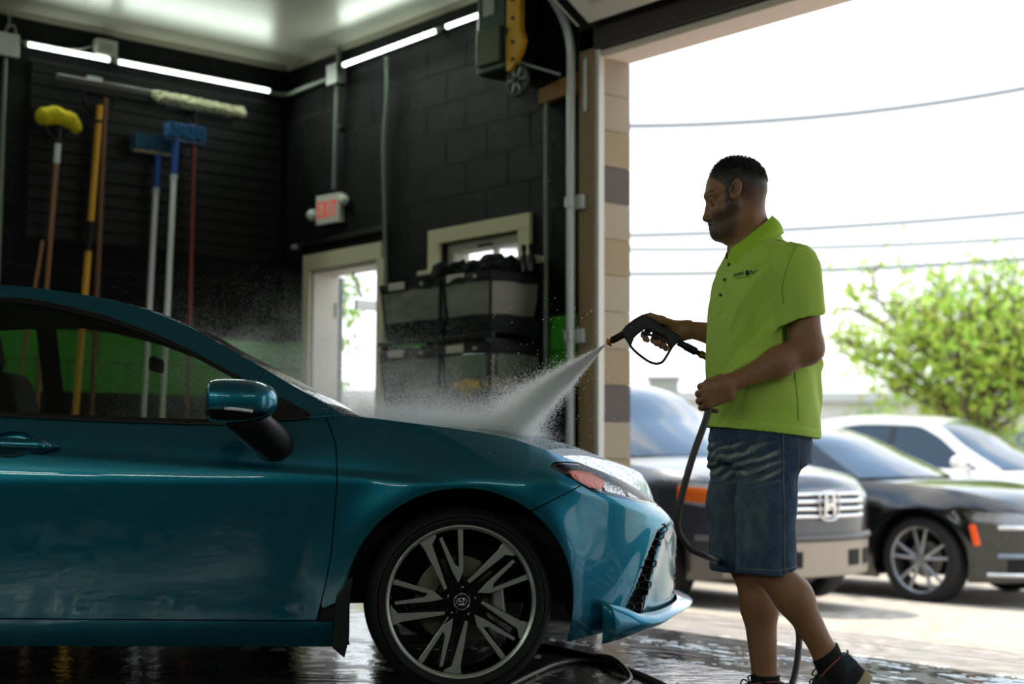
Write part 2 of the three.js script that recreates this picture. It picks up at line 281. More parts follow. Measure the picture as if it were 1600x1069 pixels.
{
  const d = thing('garage_door', 'pale sectional garage door raised overhead above the opening with a sticker', 'garage door', [0, 0, 0]);
  const R = 0.42, z0 = 0.31, yb = 3.06, arc = (s) => { if (s < 0) return [z0, yb + s, 0]; const a = s / R; return a < Math.PI / 2 ? [z0 + R - R * Math.cos(a), yb + R * Math.sin(a), a] : [z0 + R + (s - R * Math.PI / 2), yb + R, Math.PI / 2]; };
  const panelM = P(0xe0d8c8, 0.42, { bumpMap: grainT, bumpScale: 0.001 });
  for (let k = 0; k < 5; k++) { const s0 = 0.17 + k * 0.52, a = arc(s0), b = arc(s0 + 0.51), L = Math.hypot(b[0] - a[0], b[1] - a[1]), an = Math.atan2(b[0] - a[0], b[1] - a[1]); const m = mesh('panel', box(3.78, L, 0.045, 0.006), panelM, d); m.position.set(1.83, (a[1] + b[1]) / 2, (a[0] + b[0]) / 2); m.rotation.x = an; }
  const a = arc(0.17), b = arc(0.68), an = Math.atan2(b[0] - a[0], b[1] - a[1]);
  const st = (u, v, w, h, m, n) => { const t = 0.03, q = mesh(n, box(w, h, 0.003, 0.001), m, d); q.position.set(u, lerp(a[1], b[1], v) - Math.sin(an) * t * 0.85, lerp(a[0], b[0], v) + Math.cos(an) * t * 0.85); q.rotation.x = an; };
  st(0.2, 0.4, 0.1, 0.16, S(0xc9c2b6, 0.5), 'sticker'); st(0.2, 0.52, 0.1, 0.03, S(0x7d4038, 0.5), 'sticker');
  st(0.0, 0.25, 0.07, 0.3, mat.darkMetal, 'bracket');
  const side = [[-0.1, 0], [3.84, 0]];
  for (const [x] of side) {
    const t = thing('door_track', x < 1 ? 'galvanised curved door track beside the timber jamb' : 'galvanised door track at the near end of the opening', 'door track');
    const pts = []; for (let s = -3.0; s <= 3.0; s += 0.06) pts.push(arc(s));
    const prof = []; pts.forEach(([z, y]) => prof.push([x - 0.06, y, z]));
    mesh('rail', tube(prof, 0.026, 160, 6), mat.galv, t);
    for (const y of [0.6, 1.45, 2.2]) mesh('bracket', join([boxAt(x - 0.06, x + 0.02, y, y + 0.08, IN + 0.03, IN + 0.075), boxAt(x - 0.085, x - 0.035, y + 0.01, y + 0.07, IN + 0.05, IN + 0.12)]), mat.galv, t);
    if (x < 1) mesh('strap', boxAt(x + 0.0, x + 0.03, 2.75, 3.05, IN + 0.046, IN + 0.056), mat.galv, t);
  }
}
// ---------------------------------------------------------------- tube lamps: each glows and carries an area light of its size
const glow = new THREE.MeshStandardMaterial({ color: 0xeef6ee, emissive: new THREE.Color(0.86, 1.0, 0.87), emissiveIntensity: 4.5 });
const glowHousing = S(0xb9beb4, 0.5);
function tubeLamp(a, b, out, label, group, power = 26) { // a, b: ends of the tube; out: direction away from the wall
  const A = V(...a), B = V(...b), len = A.distanceTo(B), mid = A.clone().add(B).multiplyScalar(0.5), ax = B.clone().sub(A).normalize();
  const t = thing('tube_light', label, 'tube light', mid.toArray(), 0, group);
  const q = new THREE.Quaternion().setFromRotationMatrix(new THREE.Matrix4().makeBasis(ax, V(0, 1, 0), ax.clone().cross(V(0, 1, 0)))); t.quaternion.copy(q);
  const s = Math.sign(ax.clone().cross(V(0, 1, 0)).dot(V(...out)));
  mesh('housing', box(len, 0.03, 0.02, 0.004, [0, 0.012, -s * 0.02]), glowHousing, t);
  const tb = mesh('tube', new THREE.CylinderGeometry(0.014, 0.014, len - 0.04, 12).rotateZ(Math.PI / 2), glow, t);
  tb.position.z = s * 0.004;
  for (const e of [-1, 1]) mesh('end_cap', box(0.02, 0.034, 0.034, 0.004, [e * (len / 2 - 0.01), 0, 0]), mat.white, t);
  const L = new THREE.RectAreaLight(new THREE.Color(0.86, 1.0, 0.87), power, len - 0.04, 0.05);
  L.position.copy(mid).addScaledVector(V(...out), 0.045).add(V(0, -0.01, 0)); L.lookAt(L.position.clone().addScaledVector(V(...out), 1).add(V(0, -0.75, 0))); scene.add(L);
}
const zr = [0, 0, 1], xr = [1, 0, 0];
tubeLamp([-2.52, 3.505, IN + 0.06], [-1.43, 3.515, IN + 0.06], zr, 'longer glowing tube light on the side wall above the exit door');
tubeLamp([-1.36, 3.515, IN + 0.06], [-0.8, 3.515, IN + 0.06], zr, 'shorter glowing tube light on the side wall next to the green opener box');
tubeLamp([LX + 0.06, 3.452, 2.22], [LX + 0.06, 3.452, 1.63], xr, 'shorter glowing tube light over the brushes, by the grey junction box');
tubeLamp([LX + 0.06, 3.452, 1.6], [LX + 0.06, 3.447, 0.40], xr, 'longest glowing tube light, above the wide dust mop');
for (const [x, y] of [[-1.5, 3.35], [1.3, 3.35], [4.1, 3.35], [6.9, 3.35]]) tubeLamp([x, y, 9.9], [x + 2.3, y, 9.9], [0, 0, -1], 'long tube light high on the back wall behind the camera', 'tube lights on the back wall', 30);
for (const z of [3.1, 5.4]) tubeLamp([9.9, 3.4, z], [9.9, 3.4, z + 2.3], [-1, 0, 0], 'tube light on the end wall behind the camera', 'tube lights on the end wall', 30);
for (const [x, y] of [[2.2, 3.0], [4.6, 3.0]]) tubeLamp([x, y, 9.9], [x + 2.3, y, 9.9], [0, 0, -1], 'lower tube light on the back wall behind the camera', 'lower tube lights on the back wall', 30);
for (const z of [3.6, 6.4]) tubeLamp([LX + 0.06, 3.45, z], [LX + 0.06, 3.45, z + 2.3], xr, 'tube light further along the tool wall', 'tube lights further along the tool wall', 30);
// ---------------------------------------------------------------- outside
{
  const t = tex(512, 512, (u, v) => { const n = wrapN(u, v, 4, 21, 6) * 0.2 + wrapN(u, v, 18, 4, 3) * 0.08; return [0.70 + n, 0.665 + n, 0.615 + n * 0.95]; }, 0.3, 0.3, true), bump = tex(512, 512, (u, v) => 0.5 + wrapN(u, v, 40, 7, 4), 0.7);
  const lot = S(0xffffff, 0.92, { map: t, bumpMap: bump, bumpScale: 0.002 });
  struct('ground', topUV(slab(-70, 40, [-80, -5, -1.12], 0.2)), lot);
  const ap = tex(512, 512, (u, v) => { const n = wrapN(u, v, 3, 31, 6) * 0.25 + wrapN(u, v, 14, 2, 3) * 0.1; return [0.60 + n, 0.575 + n, 0.55 + n]; }, 0.5, 0.5, true), ar = tex(512, 512, (u, v) => 0.45 + 0.5 * smooth(-0.1, 0.2, wrapN(u, v, 2.5, 12, 5)), 0.35, 0.35);
  const apron = S(0xffffff, 1, { map: ap, roughnessMap: ar, bumpMap: bump, bumpScale: 0.003 });
  struct('path_1', topUV(slab(-3.4, 10, [-0.62, -0.008], 0.2)), apron);
  struct('path_2', topUV(slab(-3.4, 10, [-1.108, -0.635], 0.2)), apron);
}
const leafShape = (() => { const s = new THREE.Shape(); s.moveTo(0, -0.5); s.quadraticCurveTo(0.34, -0.1, 0, 0.5); s.quadraticCurveTo(-0.34, -0.1, 0, -0.5); const g = new THREE.ShapeGeometry(s, 3); const p = g.attributes.position; for (let i = 0; i < p.count; i++) p.setZ(i, Math.abs(p.getX(i)) * 0.5); g.computeVertexNormals(); return g; })();
const leafMat = [[0xb2cf4c], [0x8fb54a], [0xc8cf5c]].map(([c]) => P(c, 0.7, { transmission: 0.35, thickness: 0, side: THREE.DoubleSide }));
const barkM = S(0x5a4c3c, 0.9);
function tree(name, label, category, pos, h, spread, n, leaf, m, shapeFn, group) {
  const t = thing(name, label, category, pos, 0, group), wood = [], tips = [];
  const grow = (p, d, len, r, lv) => {
    const q = p.clone().addScaledVector(d, len); wood.push(rod(p.toArray(), q.toArray(), r, r * 0.62, 6));
    if (lv === 0) { tips.push([p, q]); return; }
    const k = lv > 2 ? 6 : 4;
    for (let i = 0; i < k; i++) { const a = (i + rnd()) / k * 6.283, b = rr(0.35, 0.95) * spread, nd = d.clone().multiplyScalar(Math.cos(b)).add(V(Math.cos(a) * Math.sin(b), rr(-0.1, 0.25), Math.sin(a) * Math.sin(b))).normalize(); grow(p.clone().addScaledVector(d, len * rr(0.55, 1)), nd, len * rr(0.62, 0.92), r * 0.6, lv - 1); }
    tips.push([p, q]);
  };
  grow(V(0, -0.1, 0), V(0.03, 1, 0.02).normalize(), h * 0.2, h * 0.013 + 0.01, 4);
  mesh('trunk', join(wood), barkM, t);
  const im = new THREE.InstancedMesh(leafShape, m, n); im.name = 'leaves'; im.castShadow = true; im.userData.kind = 'stuff';
  const mm = new THREE.Matrix4(), q = new THREE.Quaternion(), e = new THREE.Euler(), col = new THREE.Color();
  for (let i = 0; i < n; i++) {
    const [a, b] = tips[(rnd() * tips.length) | 0], p = a.clone().lerp(b, rr(0.4, 1.15)).add(V(gauss(), gauss(), gauss()).multiplyScalar(h * 0.03)), s = leaf * rr(0.6, 1.3);
    q.setFromEuler(e.set(rr(0, 6.3), rr(0, 6.3), rr(0, 6.3))); mm.compose(p, q, V(s, s, s)); im.setMatrixAt(i, mm); im.setColorAt(i, col.setRGB(rr(0.75, 1.15), rr(0.8, 1.1), rr(0.6, 1)));
  }
  t.add(im); return t;
}
tree('tree', 'airy young tree with yellow-green leaves beyond the parked cars', 'tree', [-6.7, -0.4, -14.1], 7.6, 1.15, 7000, 0.17, leafMat[0]);
tree('tree', 'leafy tree at the edge of the picture beyond the white crossover', 'tree', [-3.2, -0.4, -19.5], 7.4, 1.1, 5000, 0.17, leafMat[2]);
tree('tree', 'tall dark green conifer-like tree seen through the side door', 'tree', [-6.86, -0.4, -1.82], 5.4, 0.26, 3000, 0.12, leafMat[1]);
tree('shrub', 'pale round shrub seen low through the side door', 'shrub', [-7.9, -0.4, -4.3], 1.75, 1.2, 3000, 0.13, leafMat[2]);
for (const [x, z, h] of [[-22.2, -20.6, 3.4], [-19.0, -22.7, 2.9], [-17.6, -27.5, 3.4]]) tree('tree', x < -20 ? 'small distant tree nearest the door jamb' : x < -18 ? 'small distant tree just left of the worker' : 'small distant tree hidden partly by the worker', 'tree', [x, -0.4, z], h * 1.25, 1.1, 2500, 0.2, leafMat[1], null);
{ // pale low buildings across the lot
  const bw = S(0xcfccc6, 0.8), rf = S(0xb9bab9, 0.6), gl = P(0x5d6a72, 0.15);
  const building = (label, pos, turn, w, h, d, nWin) => { const b = thing('building', label, 'building', pos, turn); mesh('wall', boxAt(-w / 2, w / 2, 0, h, -d, 0, 0.02), bw, b); const r = mesh('roof', boxAt(-w / 2 - 0.2, w / 2 + 0.2, h, h + 0.3, -d - 0.2, 0.25, 0.03), rf, b); for (let i = 0; i < nWin; i++) { const x = -w / 2 + (i + 0.5) * w / nWin; const f = mesh('window', boxAt(x - 0.7, x + 0.7, 0.9, 1.9, -0.05, 0.04, 0.01), rf, b); mesh('pane', boxAt(x - 0.62, x + 0.62, 0.97, 1.83, 0.0, 0.05, 0.004), gl, f); } return b; };
  building('long low white building across the lot', [-21, -0.4, -25.5], 0.86, 34, 2.6, 8, 9);
  building('low pale building behind the tree at the far right', [4, -0.4, -46], 0.7, 18, 3.0, 8, 6);
  const u = thing('utility_box', 'small grey utility box beside the distant trees', 'utility box', [-17.6, -0.4, -18.8], 0.7); mesh('cabinet', box(0.7, 2.9, 0.5, 0.03, [0, 1.45, 0]), S(0x8a8f88, 0.6), u); mesh('cap', box(0.8, 0.1, 0.6, 0.02, [0, 2.92, 0]), S(0x7c817b, 0.6), u);
  const f = thing('fence', 'white board fence seen through the side door', 'fence', [-13, -0.4, -6], 1.1); for (let k = 0; k < 26; k++) { const m = mesh('board', box(0.3, 2.1, 0.03, 0.006), bw, f); m.position.set(-4 + k * 0.32, 1.05, 0); }
}
// overhead cables
[['uppermost overhead cable, thick and sagging', [-22.68, 10.05, -22.81], [-15.39, 11.2, -31.39], 0.1, 0.25], ['second overhead cable from the top', [-22.69, 6.9, -22.81], [-15.44, 7.62, -31.33], 0.085, 0.1], ['third overhead cable from the top', [-22.69, 6.5, -22.81], [-15.45, 6.88, -31.31], 0.075, 0.1], ['lowest of the overhead cables', [-22.69, 5.8, -22.81], [-15.46, 6.28, -31.3], 0.085, 0.1]].forEach(([label, a, b, r, sag]) => {
  const A = V(...a), B = V(...b), D = B.clone().sub(A), p = []; for (let i = -6; i <= 12; i++) { const t = i / 6; p.push(A.clone().addScaledVector(D, t).add(V(0, -sag * 4 * t * (1 - t), 0)).toArray()); }
  tag(mesh('power_line', tube(p, r, 60, 6), S(0x868e94, 0.6)), label, 'cable');
});
// ---------------------------------------------------------------- cars: x forward from the front axle, y up, z sideways (+z is the side towards the camera)
const rubberM = S(0x0d0d0e, 0.75), blackGloss = P(0x060607, 0.12, { clearcoat: 0.6, clearcoatRoughness: 0.06 }), blackMatte = S(0x0a0a0b, 0.7), machined = S(0xc2c6be, 0.34, { metalness: 0.75 });
const glassM = P(0xd2d9ce, 0.0, { transmission: 1, thickness: 0, ior: 1.5 });
function carShape(c) {
  // plan outline at bumper level, from the middle of the tail to the middle of the nose
  const plan = (t) => {
    const k = (x0, a, n, th, sgn) => { const s = Math.max(0, Math.sin(th)), co = Math.max(0, Math.cos(th)), X = x0 + sgn * a * Math.pow(s, 2 / n), Z = c.b * Math.pow(co, 2 / n); const nx = sgn * Math.pow(Math.max(s, 1e-5), 2 - 2 / n) / a, nzz = Math.pow(Math.max(co, 1e-5), 2 - 2 / n) / c.b, l = Math.hypot(nx, nzz); return [X, Z, nx / l, nzz / l]; };
    if (t < 0.16) return k(c.xr, c.ar, c.nr, (1 - t / 0.16) ** 1.15 * Math.PI / 2, -1);
    if (t > 0.7) return k(c.xf, c.af, c.nf, Math.PI / 2 * (1 - (1 - (t - 0.7) / 0.3) ** 1.0), 1);
    return [lerp(c.xr, c.xf, (t - 0.16) / 0.54), c.b, 0, 1];
  };
  const flare = (x, y) => { let d = 0; for (const [wx, wy, wr] of c.arches) { const r = Math.hypot(x - wx, y - wy); d += c.flare * Math.exp(-(((r - wr) / 0.085) ** 2)) * smooth(0.1, 0.3, y); } return d; };
  const lowF = (u, v) => {
    const [px, pz, nx, nzz] = plan(u), yb = c.yb(px), ys = c.ys(px), y = lerp(yb, ys, v), yp = Math.min(c.yp, ys - 0.12), side = nzz * nzz;
    let d = c.dz(Math.min(y, yp)) * lerp(0.3, 1, side) - (y > yp ? c.sh * ((y - yp) / (ys - yp)) ** 1.8 : 0);
    if (c.detail) d += c.detail(px, y, nzz);
    d += flare(px, y) * side;
    return [px + nx * d, y, pz + nzz * d, px, y];
  };
  const low = grid(c.nu ?? 420, c.nv ?? 84, lowF);
  const top = (u) => lowF(u, 1);
  const hoodF = (u, s) => { const a = top(u), X = a[0], xc = X < c.hx ? X : c.hx + (X - c.hx) * c.hk, yc = c.yc(xc), q = 1 - (1 - s) ** c.hp; return [lerp(X, xc, s), lerp(a[1], yc, q), a[2] * (1 - s), X, s]; };
  // the outline parameter at which x reaches c.cowl
  const u0 = 0.16 + 0.54 * (c.cowl - c.xr) / (c.xf - c.xr);
  const hood = grid(150, 60, (i, s) => hoodF(lerp(u0, 1, i), s));
  const deckU = 0.16 * 0.98 + 0.54 * 0, deck = grid(60, 20, (i, s) => { const a = top(lerp(0, c.deckU ?? 0.3, i)); return [a[0], a[1] + 0.02 * (1 - (1 - s) ** 2), a[2] * (1 - s)]; });
  const zg = (x, y) => c.b - c.sh - 0.004 - Math.max(0, y - c.ys(x)) * c.tumble - c.taper * smooth(c.cowl - 0.7, c.cowl, x) * 0.04;
  const green = grid(260, 50, (i, j) => { const x = lerp(c.gx0, c.gx1, i), y = lerp(c.ys(x) - 0.004, Math.max(c.ys(x), c.ol(x)), j); return [x, y, zg(x, y), x, y]; });
  const roof = grid(220, 30, (i, s) => { const x = lerp(c.gx0, c.gx1, i), y = Math.max(c.ys(x), c.ol(x)), q = 1 - (1 - s) ** 2, f = smooth(c.wsTop - 0.25, c.gx1, x); return [x + (c.wsBulge * f ** 1.0 - (c.rwBulge ?? 0.15) * smooth(c.gx0 + 0.9, c.gx0, x)) * q, y + c.crown * q * lerp(1, 0.35, f), zg(x, y) * (1 - s), x, s]; });
  return { plan, lowF, low, hood, deck, green, roof, zg, top };
}
const pair = (name, g, m, p) => [mesh(name, g, m, p), mesh(name, mirrorZ(g), m, p)];
const pairOne = (name, g, m, p) => { const a = mirrorZ(g); return mesh(name, joinIx(g, a), m, p); };
function joinIx(...gs) { return mergeGeometries(gs.map(plain)); }
function addTyre(w, R, rin, wd) { // axis along z, outer face towards +z
  const h = wd / 2, g = lathe([[rin, -h + 0.02], [R - 0.05, -h], [R - 0.018, -h + 0.012], [R, -h + 0.04], [R, h - 0.04], [R - 0.018, h - 0.012], [R - 0.03, h - 0.005], [R - 0.05, h], [rin + 0.03, h - 0.002], [rin + 0.022, h + 0.002], [rin + 0.012, h], [rin, h - 0.016]], 72).rotateX(Math.PI / 2);
  return mesh('tyre', g, rubberM, w);
}

// ---- the teal saloon being washed
const CARPOS = [1.7037, 0, 2.5525], CARTURN = 0.95334, HB = 0.92;
const paint = P(0x0e6c84, 0.36, { metalness: 0.85, clearcoat: 1, clearcoatRoughness: 0.03 });
const teal = (() => {
  const arch = [[0.006, 0.335, 0.402], [-2.825, 0.335, 0.402]];
  const c = {
    b: HB, xr: -3.3, ar: 0.72, nr: 2.8, xf: 0.1, af: 0.83, nf: 2.25, yp: 0.74, sh: 0.09, flare: 0.02, arches: arch, cowl: -0.435, hx: 0.4, hk: 0.86, hp: 2.6,
    yb: table([[-4.0, 0.26], [-3.3, 0.2], [-1.56, 0.184], [-0.45, 0.174], [0.3, 0.167], [0.52, 0.2], [0.93, 0.256]]),
    ys: table([[-4.02, 0.98], [-3.4, 1.03], [-2.2, 1], [-1.133, 0.955], [-0.833, 0.95], [-0.533, 0.974], [-0.435, 0.981], [-0.189, 0.958], [0.127, 0.916], [0.224, 0.895], [0.321, 0.866], [0.419, 0.836], [0.477, 0.818], [0.618, 0.774], [0.752, 0.725], [0.824, 0.692], [0.871, 0.668], [0.93, 0.645]]),
    yc: table([[-0.476, 0.984], [-0.378, 0.981], [-0.255, 0.984], [0.008, 0.946], [0.166, 0.929], [0.305, 0.92], [0.433, 0.896], [0.593, 0.84], [0.755, 0.784], [0.861, 0.727], [0.929, 0.665]]),
    dz: table([[0.15, -0.092], [0.2, -0.074], [0.262, -0.058], [0.30, -0.053], [0.42, -0.034], [0.55, -0.017], [0.66, -0.005], [0.74, 0]]),
    ol: table([[-3.6, 1.02], [-3.2, 1.17], [-2.8, 1.33], [-2.3, 1.42], [-1.685, 1.46], [-1.445, 1.437], [-1.201, 1.389], [-1.063, 1.339], [-0.965, 1.295], [-0.844, 1.227], [-0.724, 1.163], [-0.602, 1.092], [-0.48, 1.026], [-0.42, 0.988]]),
    gx0: -3.5, gx1: -0.42, tumble: 0.6, taper: 0, wsTop: -1.06, wsBulge: 0.06, crown: 0.02, deckU: 0.2,
    detail: (x, y, n) => {
      let d = 0;
      const yc = 0.872 - 0.072 * (x + 1.571); // character line along the doors, fading out over the fender
      d += -0.010 * smooth(yc - 0.022, yc + 0.004, y) * (1 - smooth(-0.3, 0.1, x)) * smooth(-3.2, -2.6, x);
      if (x > 0.35) { const q = sdPoly(x, y, ventP); d += 0.02 * Math.exp(-((q / 0.045) ** 2)) - 0.03 * smooth(0.006, -0.01, q); }
      return d;
    },
  };
  const ventP = [[0.81, 0.587], [0.747, 0.56], [0.712, 0.489], [0.662, 0.353], [0.623, 0.282], [0.684, 0.253], [0.699, 0.329], [0.74, 0.486], [0.767, 0.556]];
  const shape = carShape(c), { low, hood, green, roof } = shape;
  const root = thing('car', 'teal wet saloon with black and silver alloy wheels being hosed down', 'car', CARPOS, CARTURN);
  // local frame used for all panels is centred on the car's middle line
  const body = new THREE.Group(); root.userData.shift = -HB;
  const shiftZ = (g) => { g = g.clone(); g.translate(0, 0, -HB); return g; };
  const add = (name, g, m) => mesh(name, shiftZ(g), m, root);
  const G = 0.0022; // half gap between panels
  const archOut = (x, y, r = 0) => { let v = 1e9; for (const [wx, wy, wr] of arch) { const dx = x - wx, dy = y - wy; v = Math.min(v, (dy > 0 ? Math.hypot(dx, dy * 1.02) : Math.hypot(dx, dy * 0.75)) - wr - r); } return v; };
  const seamF = table([[0.165, -0.519], [0.266, -0.495], [0.364, -0.471], [0.495, -0.447], [0.672, -0.433], [0.735, -0.429], [0.868, -0.435], [0.922, -0.452], [0.982, -0.478], [1.1, -0.52]]);
  const headP = [[0.323, 0.806], [0.337, 0.818], [0.384, 0.82], [0.464, 0.814], [0.518, 0.804], [0.573, 0.788], [0.631, 0.764], [0.692, 0.74], [0.754, 0.714], [0.811, 0.688], [0.85, 0.655], [0.845, 0.642], [0.801, 0.646], [0.753, 0.657], [0.689, 0.672], [0.588, 0.694], [0.478, 0.717], [0.446, 0.734], [0.384, 0.77], [0.33, 0.8]];
  const fb = (x, y) => (x - 0.244) * (0.731 - 0.648) - (y - 0.648) * (0.419 - 0.244); // > 0 on the bumper side of the fender seam
  const fbS = (x, y) => fb(x, y) / 0.19;
  const wide = (x) => x > 0.2;
  const sdh = (x, y) => sdPoly(x, y, headP), sdv = (x, y) => sdPoly(x, y, ventP);
  const grilleF = (x, y, z) => (x < 0.5 ? 1 : Math.max(Math.abs(z) - 0.36 + (y - 0.3) * 0.2, 0.30 - y, y - 0.60));
  const half = (fn) => clip(low, fn);
  const sillY = (x) => 0.266 - 0.0125 * (x + 0.495), cupX = -1.54, cupE = (x, y) => (Math.hypot((x - cupX) / 0.078, (y - 0.872) / 0.046) - 1) * 0.046;
  const mk = (name, fn, m = paint) => { const g = half(fn); add(name, g, m); add(name, mirrorZ(g), m); };
  mk('front_door', (x, y, z) => Math.min(seamF(y) - x - G, x + 1.75 - G, y - sillY(x) - G, cupE(x, y)));
  mk('rear_door', (x, y) => Math.min(-1.75 - x - G, x + 2.75 - 0.4 * (y - 0.3) - G, y - sillY(x) - G, archOut(x, y)));
  mk('sill_panel', (x, y) => Math.min(sillY(x) - y - G, -0.436 - x, x + 2.45, archOut(x, y)));
  mk('fender', (x, y) => Math.min(x - seamF(y) - G, -fbS(x, y) - G, sdh(x, y) - G, archOut(x, y), y - 0.165, 0.66 - x, Math.max(y - sillY(x), x + 0.436)));
  mk('front_bumper', (x, y, z) => Math.min(Math.max(fbS(x, y), x - 0.66) - G, x - 0.15, sdh(x, y) - G, sdv(x, y) - 0.002, archOut(x, y), grilleF(x, y, z)));
  mk('rear_quarter', (x, y) => Math.min(-2.75 + 0.4 * (y - 0.3) - x - G, archOut(x, y), -x - 2.2));
  for (const sgn of [1, -1]) {
    const f = (g) => (sgn > 0 ? g : mirrorZ(g));
    // dark backing behind every gap, cut at the arches
    add('inner_body', f(clip(offset(low, -0.012), (x, y, z) => Math.min(archOut(x, y, 0.0), sdh(x, y) - 0.001, sdv(x, y), cupE(x, y)))), blackMatte);
    const hl = clip(low, (x, y) => -sdh(x, y) - 0.001);
    const lamp = add('headlight', f(offset(hl, 0.001)), P(0xffffff, 0.02, { transmission: 1, thickness: 0, specularIntensity: 0.45 }));
    mesh('housing', shiftZ(f(offset(hl, -0.05))), blackMatte, lamp);
    mesh('lens_border', shiftZ(f(clip(offset(hl, -0.004), (x, y) => 0.007 + sdh(x, y)))), blackGloss, lamp);
    const amber = [[0.392, 0.789], [0.447, 0.789], [0.498, 0.777], [0.54, 0.747], [0.518, 0.72], [0.467, 0.731], [0.411, 0.764]];
    mesh('amber_reflector', shiftZ(f(clip(offset(hl, -0.02), (x, y) => -sdPoly(x, y, amber)))), P(0xe25200, 0.35, { bumpMap: grainT, bumpScale: 0.003 }), lamp);
    const film = P(0xf2f2f2, 0.28, { metalness: 1, iridescence: 1, iridescenceIOR: 1.6, iridescenceThicknessRange: [300, 650], bumpMap: grainT, bumpScale: 0.012 });
    mesh('bezel', shiftZ(f(clip(offset(hl, -0.034), (x, y) => Math.min(x - 0.5, -sdh(x, y) - 0.006)))), S(0xb9bcbe, 0.35, { metalness: 0.7 }), lamp);
    for (const [a, b] of [[0.53, 0.615], [0.63, 0.705], [0.72, 0.80]]) mesh('reflector', shiftZ(f(clip(offset(hl, -0.026), (x, y) => Math.min(x - a - (0.74 - y) * 0.25, b - x + (0.74 - y) * 0.25, -sdh(x, y) - 0.009)))), film, lamp);
    // honeycomb vent in the bumper corner
    const vent = add('corner_vent', f(clip(offset(low, -0.02), (x, y) => -sdv(x, y) + 0.004)), blackMatte);
    const hex = []; const q = 0.017;
    for (let r = -1; r < 22; r++) for (let k = 0; k < 14; k++) { const hx = 0.61 + k * q * 1.732 + (r % 2 ? q * 0.866 : 0), hy = 0.24 + r * q * 1.5; if (sdv(hx, hy) > 0.004) continue; for (let e = 0; e < 3; e++) { const P2 = (n) => [hx + q * Math.sin(n * Math.PI / 3), hy + q * Math.cos(n * Math.PI / 3)]; const on = ([X, Y]) => { let lo = 0.7, hi = 1; for (let n = 0; n < 22; n++) { const m = (lo + hi) / 2; shape.plan(m)[0] < X ? lo = m : hi = m; } const v = (Y - c.yb(X)) / (c.ys(X) - c.yb(X)), s = shape.lowF(lo, v); return [s[0], s[1], (s[2] + 0.008) * 1]; }; const a = on(P2(e)), b = on(P2(e + 1)); if (Math.hypot(a[0] - b[0], a[2] - b[2]) < 0.1) hex.push(rod(a, b, 0.0032, 0.0032, 5)); } }
    if (hex.length) { const hg = join(hex); mesh('honeycomb', shiftZ(sgn > 0 ? hg : hg.clone().scale(1, 1, -1)), P(0x3a3d40, 0.25, { metalness: 0.5 }), vent); }
  }
  // main grille mesh across the nose
  { const gr = clip(offset(low, -0.008), (x, y, z) => Math.min(-grilleF(x, y, z), x - 0.5)); const hole = tex(128, 128, (u, v) => { const a = Math.abs(((u * 4) % 1) - 0.5), b = Math.abs(((v * 4) % 1) - 0.5); return a + b < 0.36 ? 0 : 1; }, 16, 16);
    const gm = P(0x2c3033, 0.2, { metalness: 0.5, bumpMap: hole, bumpScale: 0.015 }); add('grille', gr, gm); add('grille', mirrorZ(gr), gm); }
  // splitter: a blade from the arch round the nose
  { const tp = table([[0.374, 0.331], [0.478, 0.324], [0.601, 0.302], [0.663, 0.274], [0.722, 0.267], [0.888, 0.279]]), bt = table([[0.374, 0.166], [0.421, 0.166], [0.712, 0.212], [0.791, 0.244], [0.888, 0.256]]);
    const lip = grid(120, 14, (i, j) => { const [px, pz, nx, nzz] = shape.plan(lerp(0.792, 1, i)); const ty = tp(px), by = bt(px), w = smooth(0.792, 0.80, lerp(0.792, 1, i)); const a = j * Math.PI; const out = 0.018 * w + 0.05 * smooth(0.45, 0.72, px) * Math.sin(a) ** 0.8; const y = lerp(by, ty, (1 - Math.cos(a)) / 2), d = out * (0.35 + 0.65 * Math.sin(a)) - 0.012; return [px + nx * d, y, pz + nzz * d]; });
    add('splitter', lip, paint); add('splitter', mirrorZ(lip), paint); }
  // bonnet with shut line, then the nose top
  for (const sgn of [1, -1]) { const f = (g) => (sgn > 0 ? g : mirrorZ(g));
    const lineB = (x) => 0; 
    add('bonnet', f(clip(hood, (x, y, z) => Math.min(0.71 - x + (0.9 - z) * 0.1 - G, z + 0.0005, x + 0.45))), paint);
    add('nose_panel', f(clip(hood, (x, y, z) => x - 0.71 - (0.9 - z) * 0.1 - G)), paint);
    add('inner_bonnet', f(offset(hood, -0.012)), blackMatte);
    add('boot_lid', f(shape.deck), paint);
  }
  // greenhouse
  const dlo = table([[-3.2, 1.04], [-3, 1.13], [-2.6, 1.3], [-2.2, 1.38], [-1.639, 1.41], [-1.324, 1.353], [-1.166, 1.301], [-1.006, 1.234], [-0.845, 1.15], [-0.684, 1.067], [-0.53, 0.988], [-0.472, 0.949]]);
  const ysl = (x) => c.ys(x);
  const bp = (x) => Math.abs(x + 1.78) - 0.045; // centre pillar
  for (const sgn of [1, -1]) { const f = (g) => (sgn > 0 ? g : mirrorZ(g));
    add('pillar', f(clip(green, (x, y) => Math.max(y - dlo(x), x + 0.53, -3.2 - x))), paint);
    add('window_trim', f(offset(clip(green, (x, y) => Math.min(dlo(x) - y, Math.max(y - dlo(x) + 0.02, ysl(x) + 0.014 - y, x + 0.665, 0.0 - bp(x)), -0.53 - x, x + 3.2)), 0.003)), P(0x0c0a0a, 0.35, { clearcoat: 0.4 }));
    for (const [a, b] of [[-1.735, -0.665], [-3.1, -1.825]]) add('side_window', f(clip(green, (x, y) => Math.min(dlo(x) - y - 0.02, y - ysl(x) - 0.014, x - a, b - x))), glassM);
    add('roof', f(clip(roof, (x, y, z) => Math.min(-0.96 - x, x + 2.75))), paint);
    add('windshield', f(clip(roof, (x, y, z) => x + 0.96)), P(0x4a524c, 0.0, { transmission: 1, thickness: 0 }));
